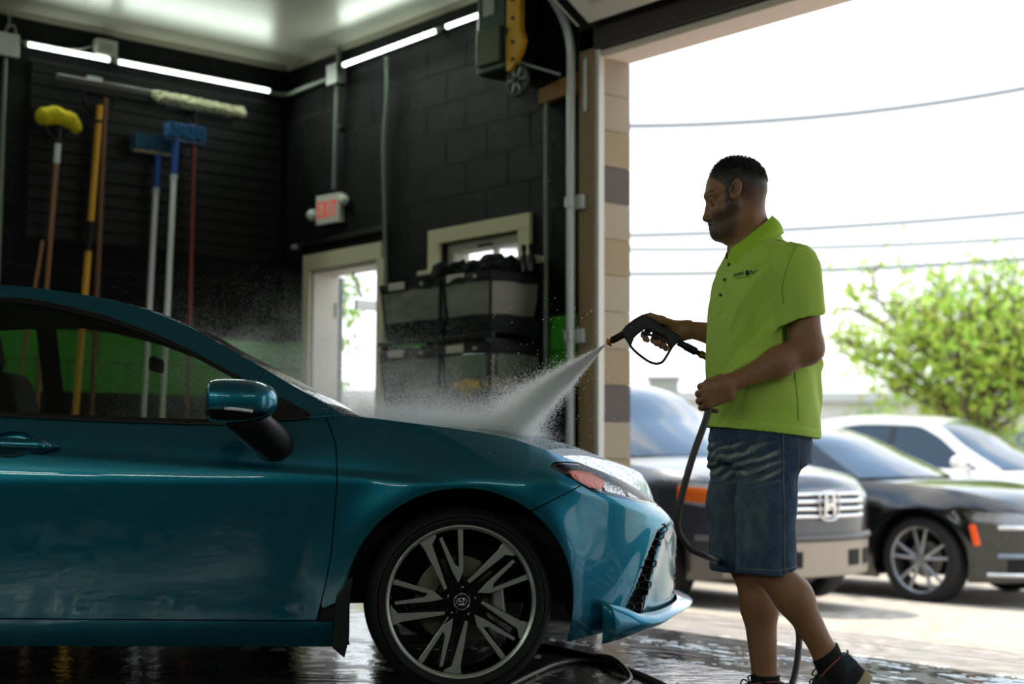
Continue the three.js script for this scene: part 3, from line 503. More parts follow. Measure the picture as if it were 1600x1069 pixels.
    add('rear_window', f(clip(roof, (x, y, z) => Math.min(-2.75 - x))), glassM);
  }
  // wipers and the scuttle edge
  mesh('scuttle', shiftZ(join([tube([[-0.43, 0.982, 0.76], [-0.40, 0.986, 0.4], [-0.38, 0.986, 0]], 0.012), tube([[-0.43, 0.982, -0.76], [-0.40, 0.986, -0.4], [-0.38, 0.986, 0]], 0.012)])), mat.blackPlastic, root);
  // underside and cabin
  mesh('underbody', shiftZ(join([boxAt(-2.3, -0.52, 0.19, 0.3, -0.84, 0.84), boxAt(-3.8, 0.55, 0.3, 0.42, -0.62, 0.62), boxAt(-0.42, 0.45, 0.4, 0.7, -0.6, 0.6), boxAt(-3.7, -2.0, 0.4, 0.9, -0.6, 0.6)])), blackMatte, root);
  for (const [wx] of arch) for (const sg of [1, -1]) mesh('wheel_liner', shiftZ(xf(new THREE.CylinderGeometry(0.43, 0.43, 0.3, 40, 1, true, Math.PI * 0.42, Math.PI * 1.16), [wx, 0.36, sg * 0.655], [Math.PI / 2, 0, 0])), blackMatte, root);
  const cab = S(0x171716, 0.8);
  mesh('cabin', shiftZ(join([boxAt(-3.0, -0.5, 0.3, 0.42, -0.78, 0.78), boxAt(-0.85, -0.45, 0.6, 0.93, -0.76, 0.76, 0.06), boxAt(-2.9, -0.5, 0.42, 0.88, 0.74, 0.8), boxAt(-2.9, -0.5, 0.42, 0.88, -0.8, -0.74)])), cab, root);
  for (const z of [0.37, -0.37]) { const s = mesh('seat', shiftZ(join([box(0.52, 0.16, 0.5, 0.06, [-1.45, 0.55, z]), box(0.16, 0.66, 0.48, 0.06, [-1.83, 0.86, z], [0, 0, 0.28])])), cab, root); mesh('headrest', shiftZ(box(0.1, 0.19, 0.27, 0.045, [-1.98, 1.27, z], [0, 0, 0.2])), cab, s); }
  mesh('steering_wheel', shiftZ(xf(new THREE.TorusGeometry(0.18, 0.016, 10, 40), [-1.0, 0.93, -0.37], [0, Math.PI / 2 - 0.0, 0.4])), blackMatte, root).userData.note = 0;
  mesh('rear_view_mirror', shiftZ(box(0.03, 0.06, 0.22, 0.012, [-1.2, 1.2, 0])), blackMatte, root);
  // door mirror: shell, lower black cup, indicator strip, foot
  {
    const zc = 1.06;
    const out = table([[-0.858, 0.5], [-0.84, 0.92], [-0.80, 1], [-0.7, 0.93], [-0.66, 0.72], [-0.635, 0.1]]);
    const shell = nets((x, y, z) => { const t = clamp((x + 0.855) / 0.222, 0, 1); return smax((Math.pow(Math.abs((x + 0.79) / (x < -0.79 ? 0.11 : 0.165)), 2.6) + Math.pow(Math.abs((y - 1.022) / 0.075), 2.6) + Math.pow(Math.abs((z - zc) / 0.115), 2.6)) ** (1 / 2.6) * 0.075 - 0.075, -(x + 0.852), 0.012) ; }, [-0.9, 0.93, 0.93], [-0.62, 1.11, 1.19], 0.006);
    const m = add('door_mirror', clip(shell, (x, y) => y - 0.993 + (x + 0.85) * 0.06), paint);
    mesh('mirror_base', shiftZ(clip(shell, (x, y) => 0.993 - (x + 0.85) * 0.06 - y)), blackGloss, m);
    mesh('indicator', shiftZ(tube([[-0.80, 0.996, zc + 0.104], [-0.75, 0.992, zc + 0.113], [-0.70, 0.986, zc + 0.098]], 0.006, 20, 8)), P(0xe8e8ee, 0.15, { clearcoat: 1 }), m);
    mesh('mirror_foot', shiftZ(nets((x, y, z) => smin(cone(x, y, z, [-0.765, 0.965, zc - 0.02], [-0.665, 0.885, 0.885], 0.045, 0.065), cone(x, y, z, [-0.70, 0.965, zc - 0.03], [-0.635, 0.875, 0.875], 0.04, 0.05), 0.04), [-0.85, 0.78, 0.78], [-0.55, 1.03, 1.12], 0.008)), mat.blackPlastic, m);
    mesh('mirror_glass', shiftZ(box(0.004, 0.1, 0.17, 0.002, [-0.853, 1.02, zc])), mat.chrome, m);
  }
  // door handle with its cup and dark surround
  const sideZ = (x, y) => { const u = 0.16 + 0.54 * (x - c.xr) / (c.xf - c.xr); return shape.lowF(u, (y - c.yb(x)) / (c.ys(x) - c.yb(x)))[2]; };
  for (const x0 of [-1.50]) {
    const hz = sideZ(x0, 0.87), h = mesh('door_handle', shiftZ(nets((x, y, z) => smin(cone(x, y, z, [x0 - 0.11, 0.876, hz + 0.03], [x0 + 0.06, 0.87, hz + 0.034], 0.021, 0.021), cone(x, y, z, [x0 + 0.06, 0.87, hz + 0.03], [x0 + 0.115, 0.867, hz + 0.012], 0.021, 0.008), 0.02), [x0 - 0.16, 0.83, hz - 0.02], [x0 + 0.14, 0.91, hz + 0.07], 0.005)), paint, root);
    const cup = grid(32, 10, (i, j) => { const a = i * Math.PI * 2, X = cupX + Math.cos(a) * 0.079 * j, Y = 0.872 + Math.sin(a) * 0.047 * j; return [X, Y, sideZ(X, Y) - 0.02 * (1 - j ** 4)]; });
    mesh('handle_cup', shiftZ(cup), paint, h);
  }
  // mud flap behind the front wheel
  mesh('mud_flap', shiftZ(extrude([[-0.369, 0.429], [-0.426, 0.357], [-0.436, 0.179], [-0.395, 0.145], [-0.383, 0.196], [-0.383, 0.305]], 0.16, 0.004).translate(0, 0, 0.75)), mat.blackPlastic, root);
  // wheels
  const R0 = 0.262;
  function wheel() {
    const w = new THREE.Group(); w.name = 'wheel';
    addTyre(w, 0.33, 0.268, 0.235);
    mesh('rim_barrel', lathe([[0.268, -0.1], [0.25, -0.09], [0.235, 0.02], [0.243, 0.085], [0.25, 0.1]], 64).rotateX(Math.PI / 2), blackGloss, w);
    mesh('rim_lip', lathe([[0.252, 0.096], [0.262, 0.108], [0.268, 0.106], [0.27, 0.1]], 80).rotateX(Math.PI / 2), machined, w);
    const pol = (a, r) => [Math.cos(a * Math.PI / 180) * r * R0, Math.sin(a * Math.PI / 180) * r * R0];
    const zf = 0.1;
    for (let k = 0; k < 5; k++) {
      const A = 120 - 72 * k, pp = (d, r) => pol(A + d, r);
      const bar = (p, q, wa, wb, d = 0.004, z = zf - 0.008) => { const dx = q[0] - p[0], dy = q[1] - p[1], l = Math.hypot(dx, dy), x = -dy / l, y = dx / l; return extrude([[p[0] - x * wa, p[1] - y * wa], [q[0] - x * wb, q[1] - y * wb], [q[0] + x * wb, q[1] + y * wb], [p[0] + x * wa, p[1] + y * wa]], d, 0.001).translate(0, 0, z); };
      mesh('spoke_web', join([bar(pp(50, 0.12), pp(0.5, 0.985), 0.013, 0.021, 0.024, zf - 0.034), bar(pp(-14, 0.12), pp(-28.5, 0.99), 0.014, 0.012, 0.024, zf - 0.0345), bar(pp(-14, 0.12), pp(-11.5, 0.92), 0.013, 0.009, 0.024, zf - 0.035)]), blackGloss, w);
      mesh('spoke_face', extrude([pp(44, 0.185), pp(32, 0.185), pp(-2.2, 0.86), pp(-8, 0.93), pp(-8.5, 0.985), pp(0, 1.0), pp(6.5, 0.985), pp(5.6, 0.86)], 0.004, 0.001).translate(0, 0, zf - 0.008), machined, w);
      mesh('spoke_face', extrude([pp(-20.5, 0.25), pp(-33, 0.4), pp(-30.8, 0.985), pp(-26.6, 0.99), pp(-25.8, 0.46), pp(-19.5, 0.5), pp(-12.6, 0.9), pp(-10, 0.89), pp(-12.5, 0.42)], 0.004, 0.001).translate(0, 0, zf - 0.008), machined, w);
      const n = pol(A - 45, 0.235); mesh('lug_nut', xf(new THREE.CylinderGeometry(0.013, 0.015, 0.02, 6), [n[0], n[1], zf - 0.012], [Math.PI / 2, 0, 0]), blackGloss, w);
    }
    mesh('hub', xf(new THREE.CylinderGeometry(0.075, 0.085, 0.03, 40), [0, 0, zf - 0.03], [Math.PI / 2, 0, 0]), blackGloss, w);
    const cap = mesh('centre_cap', join([xf(new THREE.CylinderGeometry(0.028, 0.03, 0.014, 40), [0, 0, zf - 0.002], [Math.PI / 2, 0, 0])]), P(0x151515, 0.2, { clearcoat: 1 }), w);
    const ov = (rx, ry, y, r = 0.0017) => { const p = []; for (let i = 0; i < 40; i++) { const a = i / 40 * 6.2832; p.push([Math.cos(a) * rx, y + Math.sin(a) * ry, zf + 0.006]); } return tube(p, r, 60, 6, true); };
    mesh('emblem', join([ov(0.0275, 0.0275, 0, 0.0018), ov(0.0185, 0.0125, 0), ov(0.0058, 0.0125, 0), ov(0.0135, 0.005, 0.0055)]), mat.chrome, w);
    // brake disc and caliper behind the spokes
    mesh('brake_disc', lathe([[0.085, 0.02], [0.155, 0.02], [0.155, 0.0], [0.085, 0.0]], 48).rotateX(Math.PI / 2), S(0x6d6654, 0.5, { metalness: 0.4 }), w);
    mesh('caliper', join([xf(box(0.05, 0.12, 0.05, 0.015), [0.14, 0.0, 0.035], [0, 0, 0.1]), xf(box(0.04, 0.05, 0.05, 0.012), [0.115, -0.055, 0.04])]), S(0x9aa09e, 0.4, { metalness: 0.6 }), w);
    return w;
  }
  const w0 = wheel();
  const wz = 0.868 - HB - 0.12 + 0.012;
  const place = (x, z, t) => { const w = w0.clone(); w.position.set(x, 0.33, z); w.rotation.y = t; root.add(w); return w; };
  place(0.0, wz, 0.10); place(-2.825, wz, 0); place(0, -2 * HB - wz, Math.PI + 0.1); place(-2.825, -2 * HB - wz, Math.PI);
  return { root, c, shape, shiftZ, hood, low };
})();
// ---------------------------------------------------------------- the cars parked outside
const carGlass = P(0x11161c, 0.03, { clearcoat: 1, clearcoatRoughness: 0.02, specularIntensity: 1 }), alloy = P(0xa4a5a8, 0.3, { metalness: 0.9 });
function parked(o) {
  const c = o.spec, shape = carShape({ nu: 240, nv: 50, hx: 0.2, hk: 0.86, hp: 2.4, nr: 2.8, nf: 2.6, flare: 0.02, taper: 0, crown: 0.04, ...c }), { low, hood, green, roof, deck } = shape, b = c.b;
  const root = thing('car', o.label, 'car', o.pos, Math.atan2(-o.head[1], o.head[0]));
  const body = o.paint, archOut = (x, y) => { let v = 1e9; for (const [wx, wy, wr] of c.arches) v = Math.min(v, Math.hypot(x - wx, y - wy) - wr); return v; };
  const both = (n, g, m) => { mesh(n, g, m, root); mesh(n, mirrorZ(g), m, root); };
  const hl = (x, y, z) => sdPoly(Math.abs(z), y, c.head) > 0 || x < c.headX ? Math.max(sdPoly(Math.abs(z), y, c.head), c.headX - x) : sdPoly(Math.abs(z), y, c.head);
  const sk = (x, y) => (c.clad ? y - c.clad(x) : 1);
  both('body_side', clip(low, (x, y, z) => Math.min(archOut(x, y), hl(x, y, z), sk(x, y), x < c.doorX ? 1 : 1)), body);
  if (c.clad) both('lower_cladding', clip(offset(low, 0.006), (x, y) => Math.min(archOut(x, y), -sk(x, y))), o.cladM);
  both('headlight', offset(clip(low, (x, y, z) => -hl(x, y, z)), -0.006), P(0x9a9da0, 0.08, { metalness: 0.7, clearcoat: 1, bumpMap: grainT, bumpScale: 0.02 }));
  if (c.amber) both('turn_signal', clip(offset(low, 0.0), (x, y, z) => Math.min(-sdPoly(Math.abs(z), y, c.amber), x - c.headX)), P(0xd2601a, 0.2, { clearcoat: 1 }));
  both('inner_body', clip(offset(low, -0.02), (x, y) => archOut(x, y)), blackMatte);
  for (const g of [hood, mirrorZ(hood)]) mesh('bonnet', g, body, root);
  both('rear_deck', deck, body);
  const dlo = table(c.dlo), ysl = c.ys;
  both('pillar', clip(green, (x, y) => Math.max(y - dlo(x), x - c.gx1 + 0.1, c.gx0 + 0.1 - x)), body);
  both('window_trim', clip(offset(green, -0.002), (x, y) => Math.min(dlo(x) - y, c.gx1 - 0.1 - x, Math.max(y - dlo(x) + 0.015, ysl(x) + 0.012 - y, 0.035 - Math.abs(x - c.bp)))), P(0x0c0c0c, 0.3));
  for (const [p, q] of [[c.bp + 0.035, c.gx1 - 0.1], [c.gx0 + 0.1, c.bp - 0.035]]) both('side_window', offset(clip(green, (x, y) => Math.min(dlo(x) - y - 0.015, y - ysl(x) - 0.012, x - p, q - x)), -0.006), carGlass);
  both('roof', clip(roof, (x) => Math.min(c.wsTop + 0.02 - x, x - c.rwTop)), body);
  both('windshield', clip(roof, (x) => x - c.wsTop - 0.02), carGlass);
  both('rear_window', clip(roof, (x) => c.rwTop - x), carGlass);
  mesh('underbody', join([boxAt(c.arches[1][0] - 0.7, c.arches[0][0] + 0.5, 0.22, 0.4, -b * 0.62, b * 0.62), boxAt(c.arches[1][0] + 0.45, -0.48, 0.2, 0.4, -b * 0.9, b * 0.9), boxAt(c.arches[1][0] - 0.5, 0.4, 0.4, 0.8, -b * 0.62, b * 0.62)]), blackMatte, root);
  // wheels
  const w0 = new THREE.Group(), R = c.R, ri = R * 0.74;
  addTyre(w0, R, ri, 0.24);
  mesh('rim_barrel', lathe([[ri, -0.09], [ri - 0.03, 0.0], [ri - 0.012, 0.09], [ri, 0.104], [ri + 0.006, 0.098]], 48).rotateX(Math.PI / 2), alloy, w0);
  mesh('brake_disc', lathe([[0.06, 0.01], [0.15, 0.01], [0.15, -0.012], [0.06, -0.012]], 32).rotateX(Math.PI / 2), S(0x7a766e, 0.5, { metalness: 0.5 }), w0);
  for (let k = 0; k < 5; k++) for (const d of [-13, 13]) { const a = (90 + 72 * k) * Math.PI / 180, e = a + d * Math.PI / 180, a2 = a + d * 0.35 * Math.PI / 180; mesh('spoke', rod([Math.cos(a2) * 0.04, Math.sin(a2) * 0.04, 0.075], [Math.cos(e) * ri, Math.sin(e) * ri, 0.085], 0.018, 0.014, 8), alloy, w0); }
  mesh('hub', xf(new THREE.CylinderGeometry(0.055, 0.06, 0.04, 24), [0, 0, 0.075], [Math.PI / 2, 0, 0]), alloy, w0);
  for (const [wx] of c.arches) for (const s of [1, -1]) {
    const w = w0.clone(); w.name = 'wheel'; w.position.set(wx, R, s * (b - 0.14)); w.rotation.y = s > 0 ? (wx > -1 ? o.steer ?? 0 : 0) : Math.PI; root.add(w);
    mesh('wheel_liner', xf(new THREE.CylinderGeometry(R + 0.09, R + 0.09, 0.28, 32, 1, true, Math.PI * 0.45, Math.PI * 1.1), [wx, R + 0.02, s * (b - 0.19)], [Math.PI / 2, 0, 0]), blackMatte, root);
  }
  for (const s of [1, -1]) { const mg = nets((x, y, z) => smin(ell(x, y, z, [0, 0, 0], [0.075, 0.075, 0.125]), cone(x, y, z, [0, -0.05, -0.1], [0.02, -0.08, -0.2], 0.03, 0.035), 0.03), [-0.12, -0.15, -0.26], [0.12, 0.12, 0.16], 0.014); const m = mesh('door_mirror', mg, o.mirror ?? body, root); m.position.set(c.mir[0], c.mir[1], s * (b + 0.1)); if (s < 0) m.scale.z = -1; }
  const noseAt = (z, y, out = 0) => { let lo = 0.7, hi = 1; for (let n = 0; n < 26; n++) { const m = (lo + hi) / 2; shape.lowF(m, 0.5)[1 + 1] > Math.abs(z) ? lo = m : hi = m; } const px = shape.plan(lo)[0], v = clamp((y - c.yb(px)) / (c.ys(px) - c.yb(px)), 0, 1), s = shape.lowF(lo, v); return [s[0] + out, s[1], z]; };
  return { root, shape, noseAt };
}
const noseBar = (n, y, z0, z1, out, r) => { const p = []; for (let i = 0; i <= 16; i++) p.push(n(lerp(z0, z1, i / 16), y, out)); return tube(p, r, 40, 8); };
const badgePlate = (n, z0, z1, y0, y1, out, nz2 = 24, ny = 6) => grid(nz2, ny, (i, j) => n(lerp(z0, z1, i), lerp(y0, y1, j), out));
// silver-grey sport utility, nose towards the opening
{
  const head = [0.996, 0.08], hl = Math.hypot(...head), h = [head[0] / hl, head[1] / hl], ov = 0.9;
  const o = parked({
    label: 'dark grey sport utility with chrome grille and beige skid plate, parked nose towards the door', pos: [-0.45 - h[0] * ov, groundY(-2.5) - 0.01, -2.345 - h[1] * ov], head: h,
    paint: P(0x3d434b, 0.3, { metalness: 0.6, clearcoat: 1, clearcoatRoughness: 0.04 }), cladM: P(0x6b665f, 0.5),
    spec: { b: 0.92, xr: -3.0, ar: 0.6, xf: -0.12, af: 1.02, yp: 0.86, sh: 0.08, R: 0.35, arches: [[0, 0.36, 0.42], [-2.62, 0.36, 0.42]], cowl: -0.55,
      yb: table([[-3.6, 0.3], [0, 0.24], [0.9, 0.26]]), ys: table([[-3.6, 1.08], [-0.6, 1.06], [-0.3, 1.03], [0.3, 0.97], [0.6, 0.93], [0.9, 0.86]]), yc: table([[-0.6, 1.1], [0, 1.06], [0.5, 1.0], [0.8, 0.93], [0.9, 0.88]]),
      dz: table([[0.2, -0.04], [0.4, -0.03], [0.6, -0.015], [0.86, 0]]), ol: table([[-3.5, 1.1], [-3.3, 1.4], [-3.0, 1.6], [-2.2, 1.68], [-1.6, 1.66], [-1.3, 1.6], [-0.9, 1.32], [-0.5, 1.07]]),
      dlo: [[-3.4, 1.1], [-3.1, 1.45], [-2.2, 1.59], [-1.6, 1.57], [-1.35, 1.5], [-0.9, 1.24], [-0.6, 1.05]], gx0: -3.5, gx1: -0.5, tumble: 0.5, wsTop: -1.35, rwTop: -3.2, wsBulge: 0.22, bp: -1.75, mir: [-0.85, 1.12],
      head: [[0.40, 0.74], [0.46, 0.86], [0.9, 0.93], [0.95, 0.80], [0.80, 0.74]], headX: 0.35, amber: [[0.76, 0.76], [0.76, 0.86], [0.95, 0.9], [0.95, 0.79]], clad: (x) => 0.42 },
  });
  const n = o.noseAt, ir = o.root;
  const gr = mesh('grille', badgePlate(n, -0.4, 0.4, 0.66, 0.83, 0.004), mat.black, ir);
  for (const y of [0.675, 0.725, 0.775, 0.822]) mesh('grille_bar', noseBar(n, y, -0.4, 0.4, 0.016, 0.016), mat.chrome, gr);
  const q = n(0, 0.75, 0.03), H = 0.075;
  mesh('emblem', xf(join([extrude([[-0.06, -H], [-0.036, -H], [-0.028, -0.014], [0.028, -0.014], [0.036, -H], [0.06, -H], [0.05, H], [0.026, H], [0.022, 0.014], [-0.022, 0.014], [-0.026, H], [-0.05, H]], 0.012, 0.004), tube([[-0.075, -0.085, 0.005], [0.075, -0.085, 0.005], [0.095, 0.06, 0.005], [0.07, 0.085, 0.005], [-0.07, 0.085, 0.005], [-0.095, 0.06, 0.005]], 0.007, 60, 6, true)]), q, [0, Math.PI / 2, 0]), mat.chrome, gr);
  const sp = mesh('skid_plate', badgePlate(n, -0.72, 0.72, 0.27, 0.50, 0.015, 40, 8), P(0x9a8f80, 0.45, { metalness: 0.3 }), ir);
  for (const z of [-0.5, -0.3, 0.3, 0.5]) mesh('inlet', badgePlate(n, z - 0.07, z + 0.07, 0.33, 0.44, 0.02, 4, 4), mat.black, sp);
  mesh('bumper_bar', noseBar(n, 0.53, -0.82, 0.82, 0.012, 0.022), P(0x585858, 0.4), ir);
}
// black muscle saloon
{
  const head = [0.995, -0.098], hl = Math.hypot(...head), h = [head[0] / hl, head[1] / hl], b = 0.94, wp = [-1.18, -4.57];
  const cx = wp[0] + h[1] * (b - 0.06), cz2 = wp[1] - h[0] * (b - 0.06);
  const o = parked({
    label: 'black low saloon with dark five-spoke wheels and an orange side marker lamp', pos: [cx, groundY(-4.8) - 0.005, cz2], head: h, steer: -0.1,
    paint: P(0x0b0c0f, 0.2, { metalness: 0.3, clearcoat: 1, clearcoatRoughness: 0.02 }),
    spec: { b, xr: -3.5, ar: 0.6, xf: 0.05, af: 0.9, yp: 0.78, sh: 0.10, R: 0.362, arches: [[0, 0.36, 0.42], [-3.05, 0.36, 0.42]], cowl: -0.62, flare: 0.035,
      yb: table([[-4.1, 0.3], [0, 0.19], [0.5, 0.2], [0.95, 0.22]]), ys: table([[-4.1, 1.05], [-2.6, 1.04], [-1.0, 0.99], [-0.6, 1.0], [-0.2, 0.985], [0.3, 0.94], [0.6, 0.88], [0.95, 0.79]]), yc: table([[-0.7, 1.03], [0, 1.01], [0.5, 0.95], [0.95, 0.82]]),
      dz: table([[0.15, -0.07], [0.3, -0.05], [0.5, -0.03], [0.78, 0]]), ol: table([[-3.7, 1.08], [-3.2, 1.25], [-2.6, 1.43], [-2.0, 1.475], [-1.6, 1.455], [-1.3, 1.38], [-0.95, 1.2], [-0.6, 1.02]]),
      dlo: [[-3.5, 1.08], [-3.1, 1.24], [-2.6, 1.37], [-2.0, 1.41], [-1.65, 1.39], [-1.35, 1.31], [-1.0, 1.14], [-0.75, 1.0]], gx0: -3.7, gx1: -0.6, tumble: 0.6, wsTop: -1.5, rwTop: -2.8, wsBulge: 0.3, bp: -2.0, mir: [-1.05, 1.06],
      head: [[0.35, 0.655], [0.35, 0.745], [0.7, 0.775], [0.88, 0.77], [0.9, 0.70], [0.75, 0.66]], headX: 0.45 },
  });
  const n = o.noseAt, ir = o.root;
  mesh('light_bar', join([noseBar(n, 0.645, -0.8, 0.8, 0.01, 0.02)]), mat.chrome, ir);
  mesh('grille', badgePlate(n, -0.34, 0.34, 0.64, 0.75, 0.012), mat.black, ir);
  const it = mesh('intake', badgePlate(n, -0.75, 0.75, 0.29, 0.43, 0.012, 40), mat.black, ir);
  mesh('intake_bar', noseBar(n, 0.27, -0.84, 0.84, 0.02, 0.02), mat.chrome, it);
  mesh('intake_bar', noseBar(n, 0.42, 0.45, 0.8, 0.01, 0.025), P(0x7d8790, 0.2, { metalness: 0.6 }), it);
  mesh('side_marker', xf(box(0.055, 0.17, 0.02, 0.008), [0.475, 0.585, b - 0.045], [0, 0.2, 0.25]), P(0xff5a14, 0.2, { clearcoat: 1 }), ir);
}
// white crossover behind
{
  const h = [0.995, -0.098], b = 0.92;
  parked({
    label: 'white crossover parked behind the black saloon', pos: [-2.3, -0.4, -9.2], head: h, paint: P(0xe9e8e4, 0.25, { clearcoat: 1, clearcoatRoughness: 0.03 }),
    spec: { b, xr: -3.0, ar: 0.6, xf: 0, af: 0.95, yp: 0.86, sh: 0.08, R: 0.35, arches: [[0, 0.36, 0.42], [-2.7, 0.36, 0.42]], cowl: -0.5,
      yb: table([[-3.6, 0.3], [0.95, 0.25]]), ys: table([[-3.6, 1.1], [-0.6, 1.05], [0.3, 0.98], [0.7, 0.9], [0.95, 0.82]]), yc: table([[-0.6, 1.08], [0, 1.06], [0.5, 0.99], [0.95, 0.86]]), dz: table([[0.2, -0.04], [0.86, 0]]),
      ol: table([[-3.5, 1.12], [-3.2, 1.45], [-2.9, 1.6], [-2.2, 1.66], [-1.6, 1.63], [-1.3, 1.55], [-0.9, 1.3], [-0.45, 1.06]]), dlo: [[-3.4, 1.1], [-3.0, 1.42], [-2.2, 1.57], [-1.6, 1.55], [-1.3, 1.44], [-0.95, 1.2], [-0.7, 1.05]], gx0: -3.5, gx1: -0.45, tumble: 0.5, wsTop: -1.35, rwTop: -3.1, wsBulge: 0.24, bp: -1.85, mir: [-0.85, 1.14],
      head: [[0.5, 0.72], [0.55, 0.85], [0.85, 0.88], [0.9, 0.76]], headX: 0.4 },
  });
  parked({
    label: 'grey saloon roof showing at the far right behind the white crossover', pos: [-1.0, -0.4, -13.2], head: h, paint: P(0x8f9296, 0.3, { metalness: 0.5, clearcoat: 1 }),
    spec: { b, xr: -3.3, ar: 0.6, xf: 0, af: 0.9, yp: 0.78, sh: 0.09, R: 0.33, arches: [[0, 0.34, 0.4], [-2.75, 0.34, 0.4]], cowl: -0.5,
      yb: table([[-3.9, 0.25], [0.9, 0.2]]), ys: table([[-3.9, 1.08], [-0.6, 1.03], [0.3, 0.96], [0.9, 0.78]]), yc: table([[-0.6, 1.05], [0, 1.02], [0.5, 0.94], [0.9, 0.8]]), dz: table([[0.2, -0.04], [0.78, 0]]),
      ol: table([[-3.6, 1.1], [-3.1, 1.4], [-2.4, 1.6], [-1.7, 1.6], [-1.3, 1.48], [-0.45, 1.05]]), dlo: [[-3.4, 1.1], [-3.0, 1.35], [-2.3, 1.52], [-1.7, 1.5], [-1.3, 1.38], [-0.7, 1.04]], gx0: -3.6, gx1: -0.45, tumble: 0.55, wsTop: -1.4, rwTop: -2.8, wsBulge: 0.26, bp: -1.85, mir: [-0.9, 1.1],
      head: [[0.5, 0.6], [0.55, 0.72], [0.85, 0.74], [0.9, 0.64]], headX: 0.4 },
  });
}
// ---------------------------------------------------------------- fittings on the two walls
{
  // conduit runs, boxes and cables
  const cond = (label, geos, name = 'conduit') => tag(mesh(name, join(geos), mat.conduit), label, 'conduit');
  const clipRing = (p) => box(0.05, 0.02, 0.03, 0.004, p);
  cond('thin grey conduit from the ceiling box down to the exit sign', [rod([-2.62, 3.41, 0.26], [-2.64, 2.66, 0.26], 0.014), clipRing([-2.63, 3.1, 0.24]), rod([-2.62, 3.54, 0.25], [-2.62, 3.66, 0.25], 0.017)]);
  cond('thin grey conduit dropping from the long tube light towards the upper totes', [tube([[-2.04, 3.47, 0.25], [-2.035, 3.2, 0.25], [-2.06, 2.9, 0.25], [-2.04, 2.4, 0.25], [-2.0, 1.8, 0.25]], 0.013, 50, 8)]);
  cond('black upright pipe to the right of the small window', [rod([-0.43, 1.2, 0.25], [-0.43, 2.93, 0.25], 0.016), clipRing([-0.43, 2.4, 0.24]), clipRing([-0.43, 1.6, 0.24])], 'pipe');
  cond('bent grey conduit joining the two rows of tube lights in the corner', [tube([[LX + 0.05, 3.44, 0.40], [LX + 0.05, 3.44, 0.34], [LX + 0.10, 3.44, 0.27], [LX + 0.2, 3.45, 0.255], [-2.9, 3.455, 0.255], [-2.66, 3.46, 0.255]], 0.02, 40, 8)]);
  cond('thin grey conduit down the tool wall at the left edge', [rod([LX + 0.04, 3.36, 2.335], [LX + 0.04, 0.4, 2.34], 0.014)]);
  const jb = (label, x, y, z, w, h, d) => { const t = thing('junction_box', label, 'junction box', [x, y, z]); mesh('box', box(w, h, d, 0.006), mat.conduit, t); mesh('cover', w < d ? box(0.006, h + 0.01, d + 0.01, 0.002, [w / 2, 0, 0]) : box(w + 0.01, h + 0.01, 0.006, 0.002, [0, 0, d / 2]), mat.galv, t); return t; };
  jb('grey junction box above the exit sign', -2.62, 3.46, IN + 0.045, 0.11, 0.13, 0.09);
  jb('grey junction box at the top left corner of the picture', LX + 0.045, 3.42, 2.335, 0.09, 0.14, 0.13);
  const bl = thing('driver_box', 'small pale lamp driver box above the left tube lights', 'driver box', [LX + 0.04, 3.53, 1.665]); mesh('case', box(0.07, 0.11, 0.15, 0.006), S(0xa8a79b, 0.5), bl); mesh('nameplate', box(0.002, 0.05, 0.09, 0.0008, [0.036, 0, 0]), S(0x8f8f86, 0.5), bl);
  tag(mesh('cable', join([tube([[LX + 0.05, 3.5, 2.35], [LX + 0.05, 3.6, 2.32], [LX + 0.05, 3.66, 2.36]], 0.006, 20, 6), tube([[LX + 0.05, 3.5, 2.36], [LX + 0.06, 3.56, 2.30], [LX + 0.05, 3.48, 2.26], [LX + 0.06, 3.46, 2.22]], 0.006, 30, 6), tube([[LX + 0.05, 3.47, 2.0], [LX + 0.05, 3.49, 1.85], [LX + 0.05, 3.54, 1.74]], 0.004, 20, 6)]), S(0x8a8b80, 0.5)), 'thin grey cables looping round the top left junction box', 'cable');
}
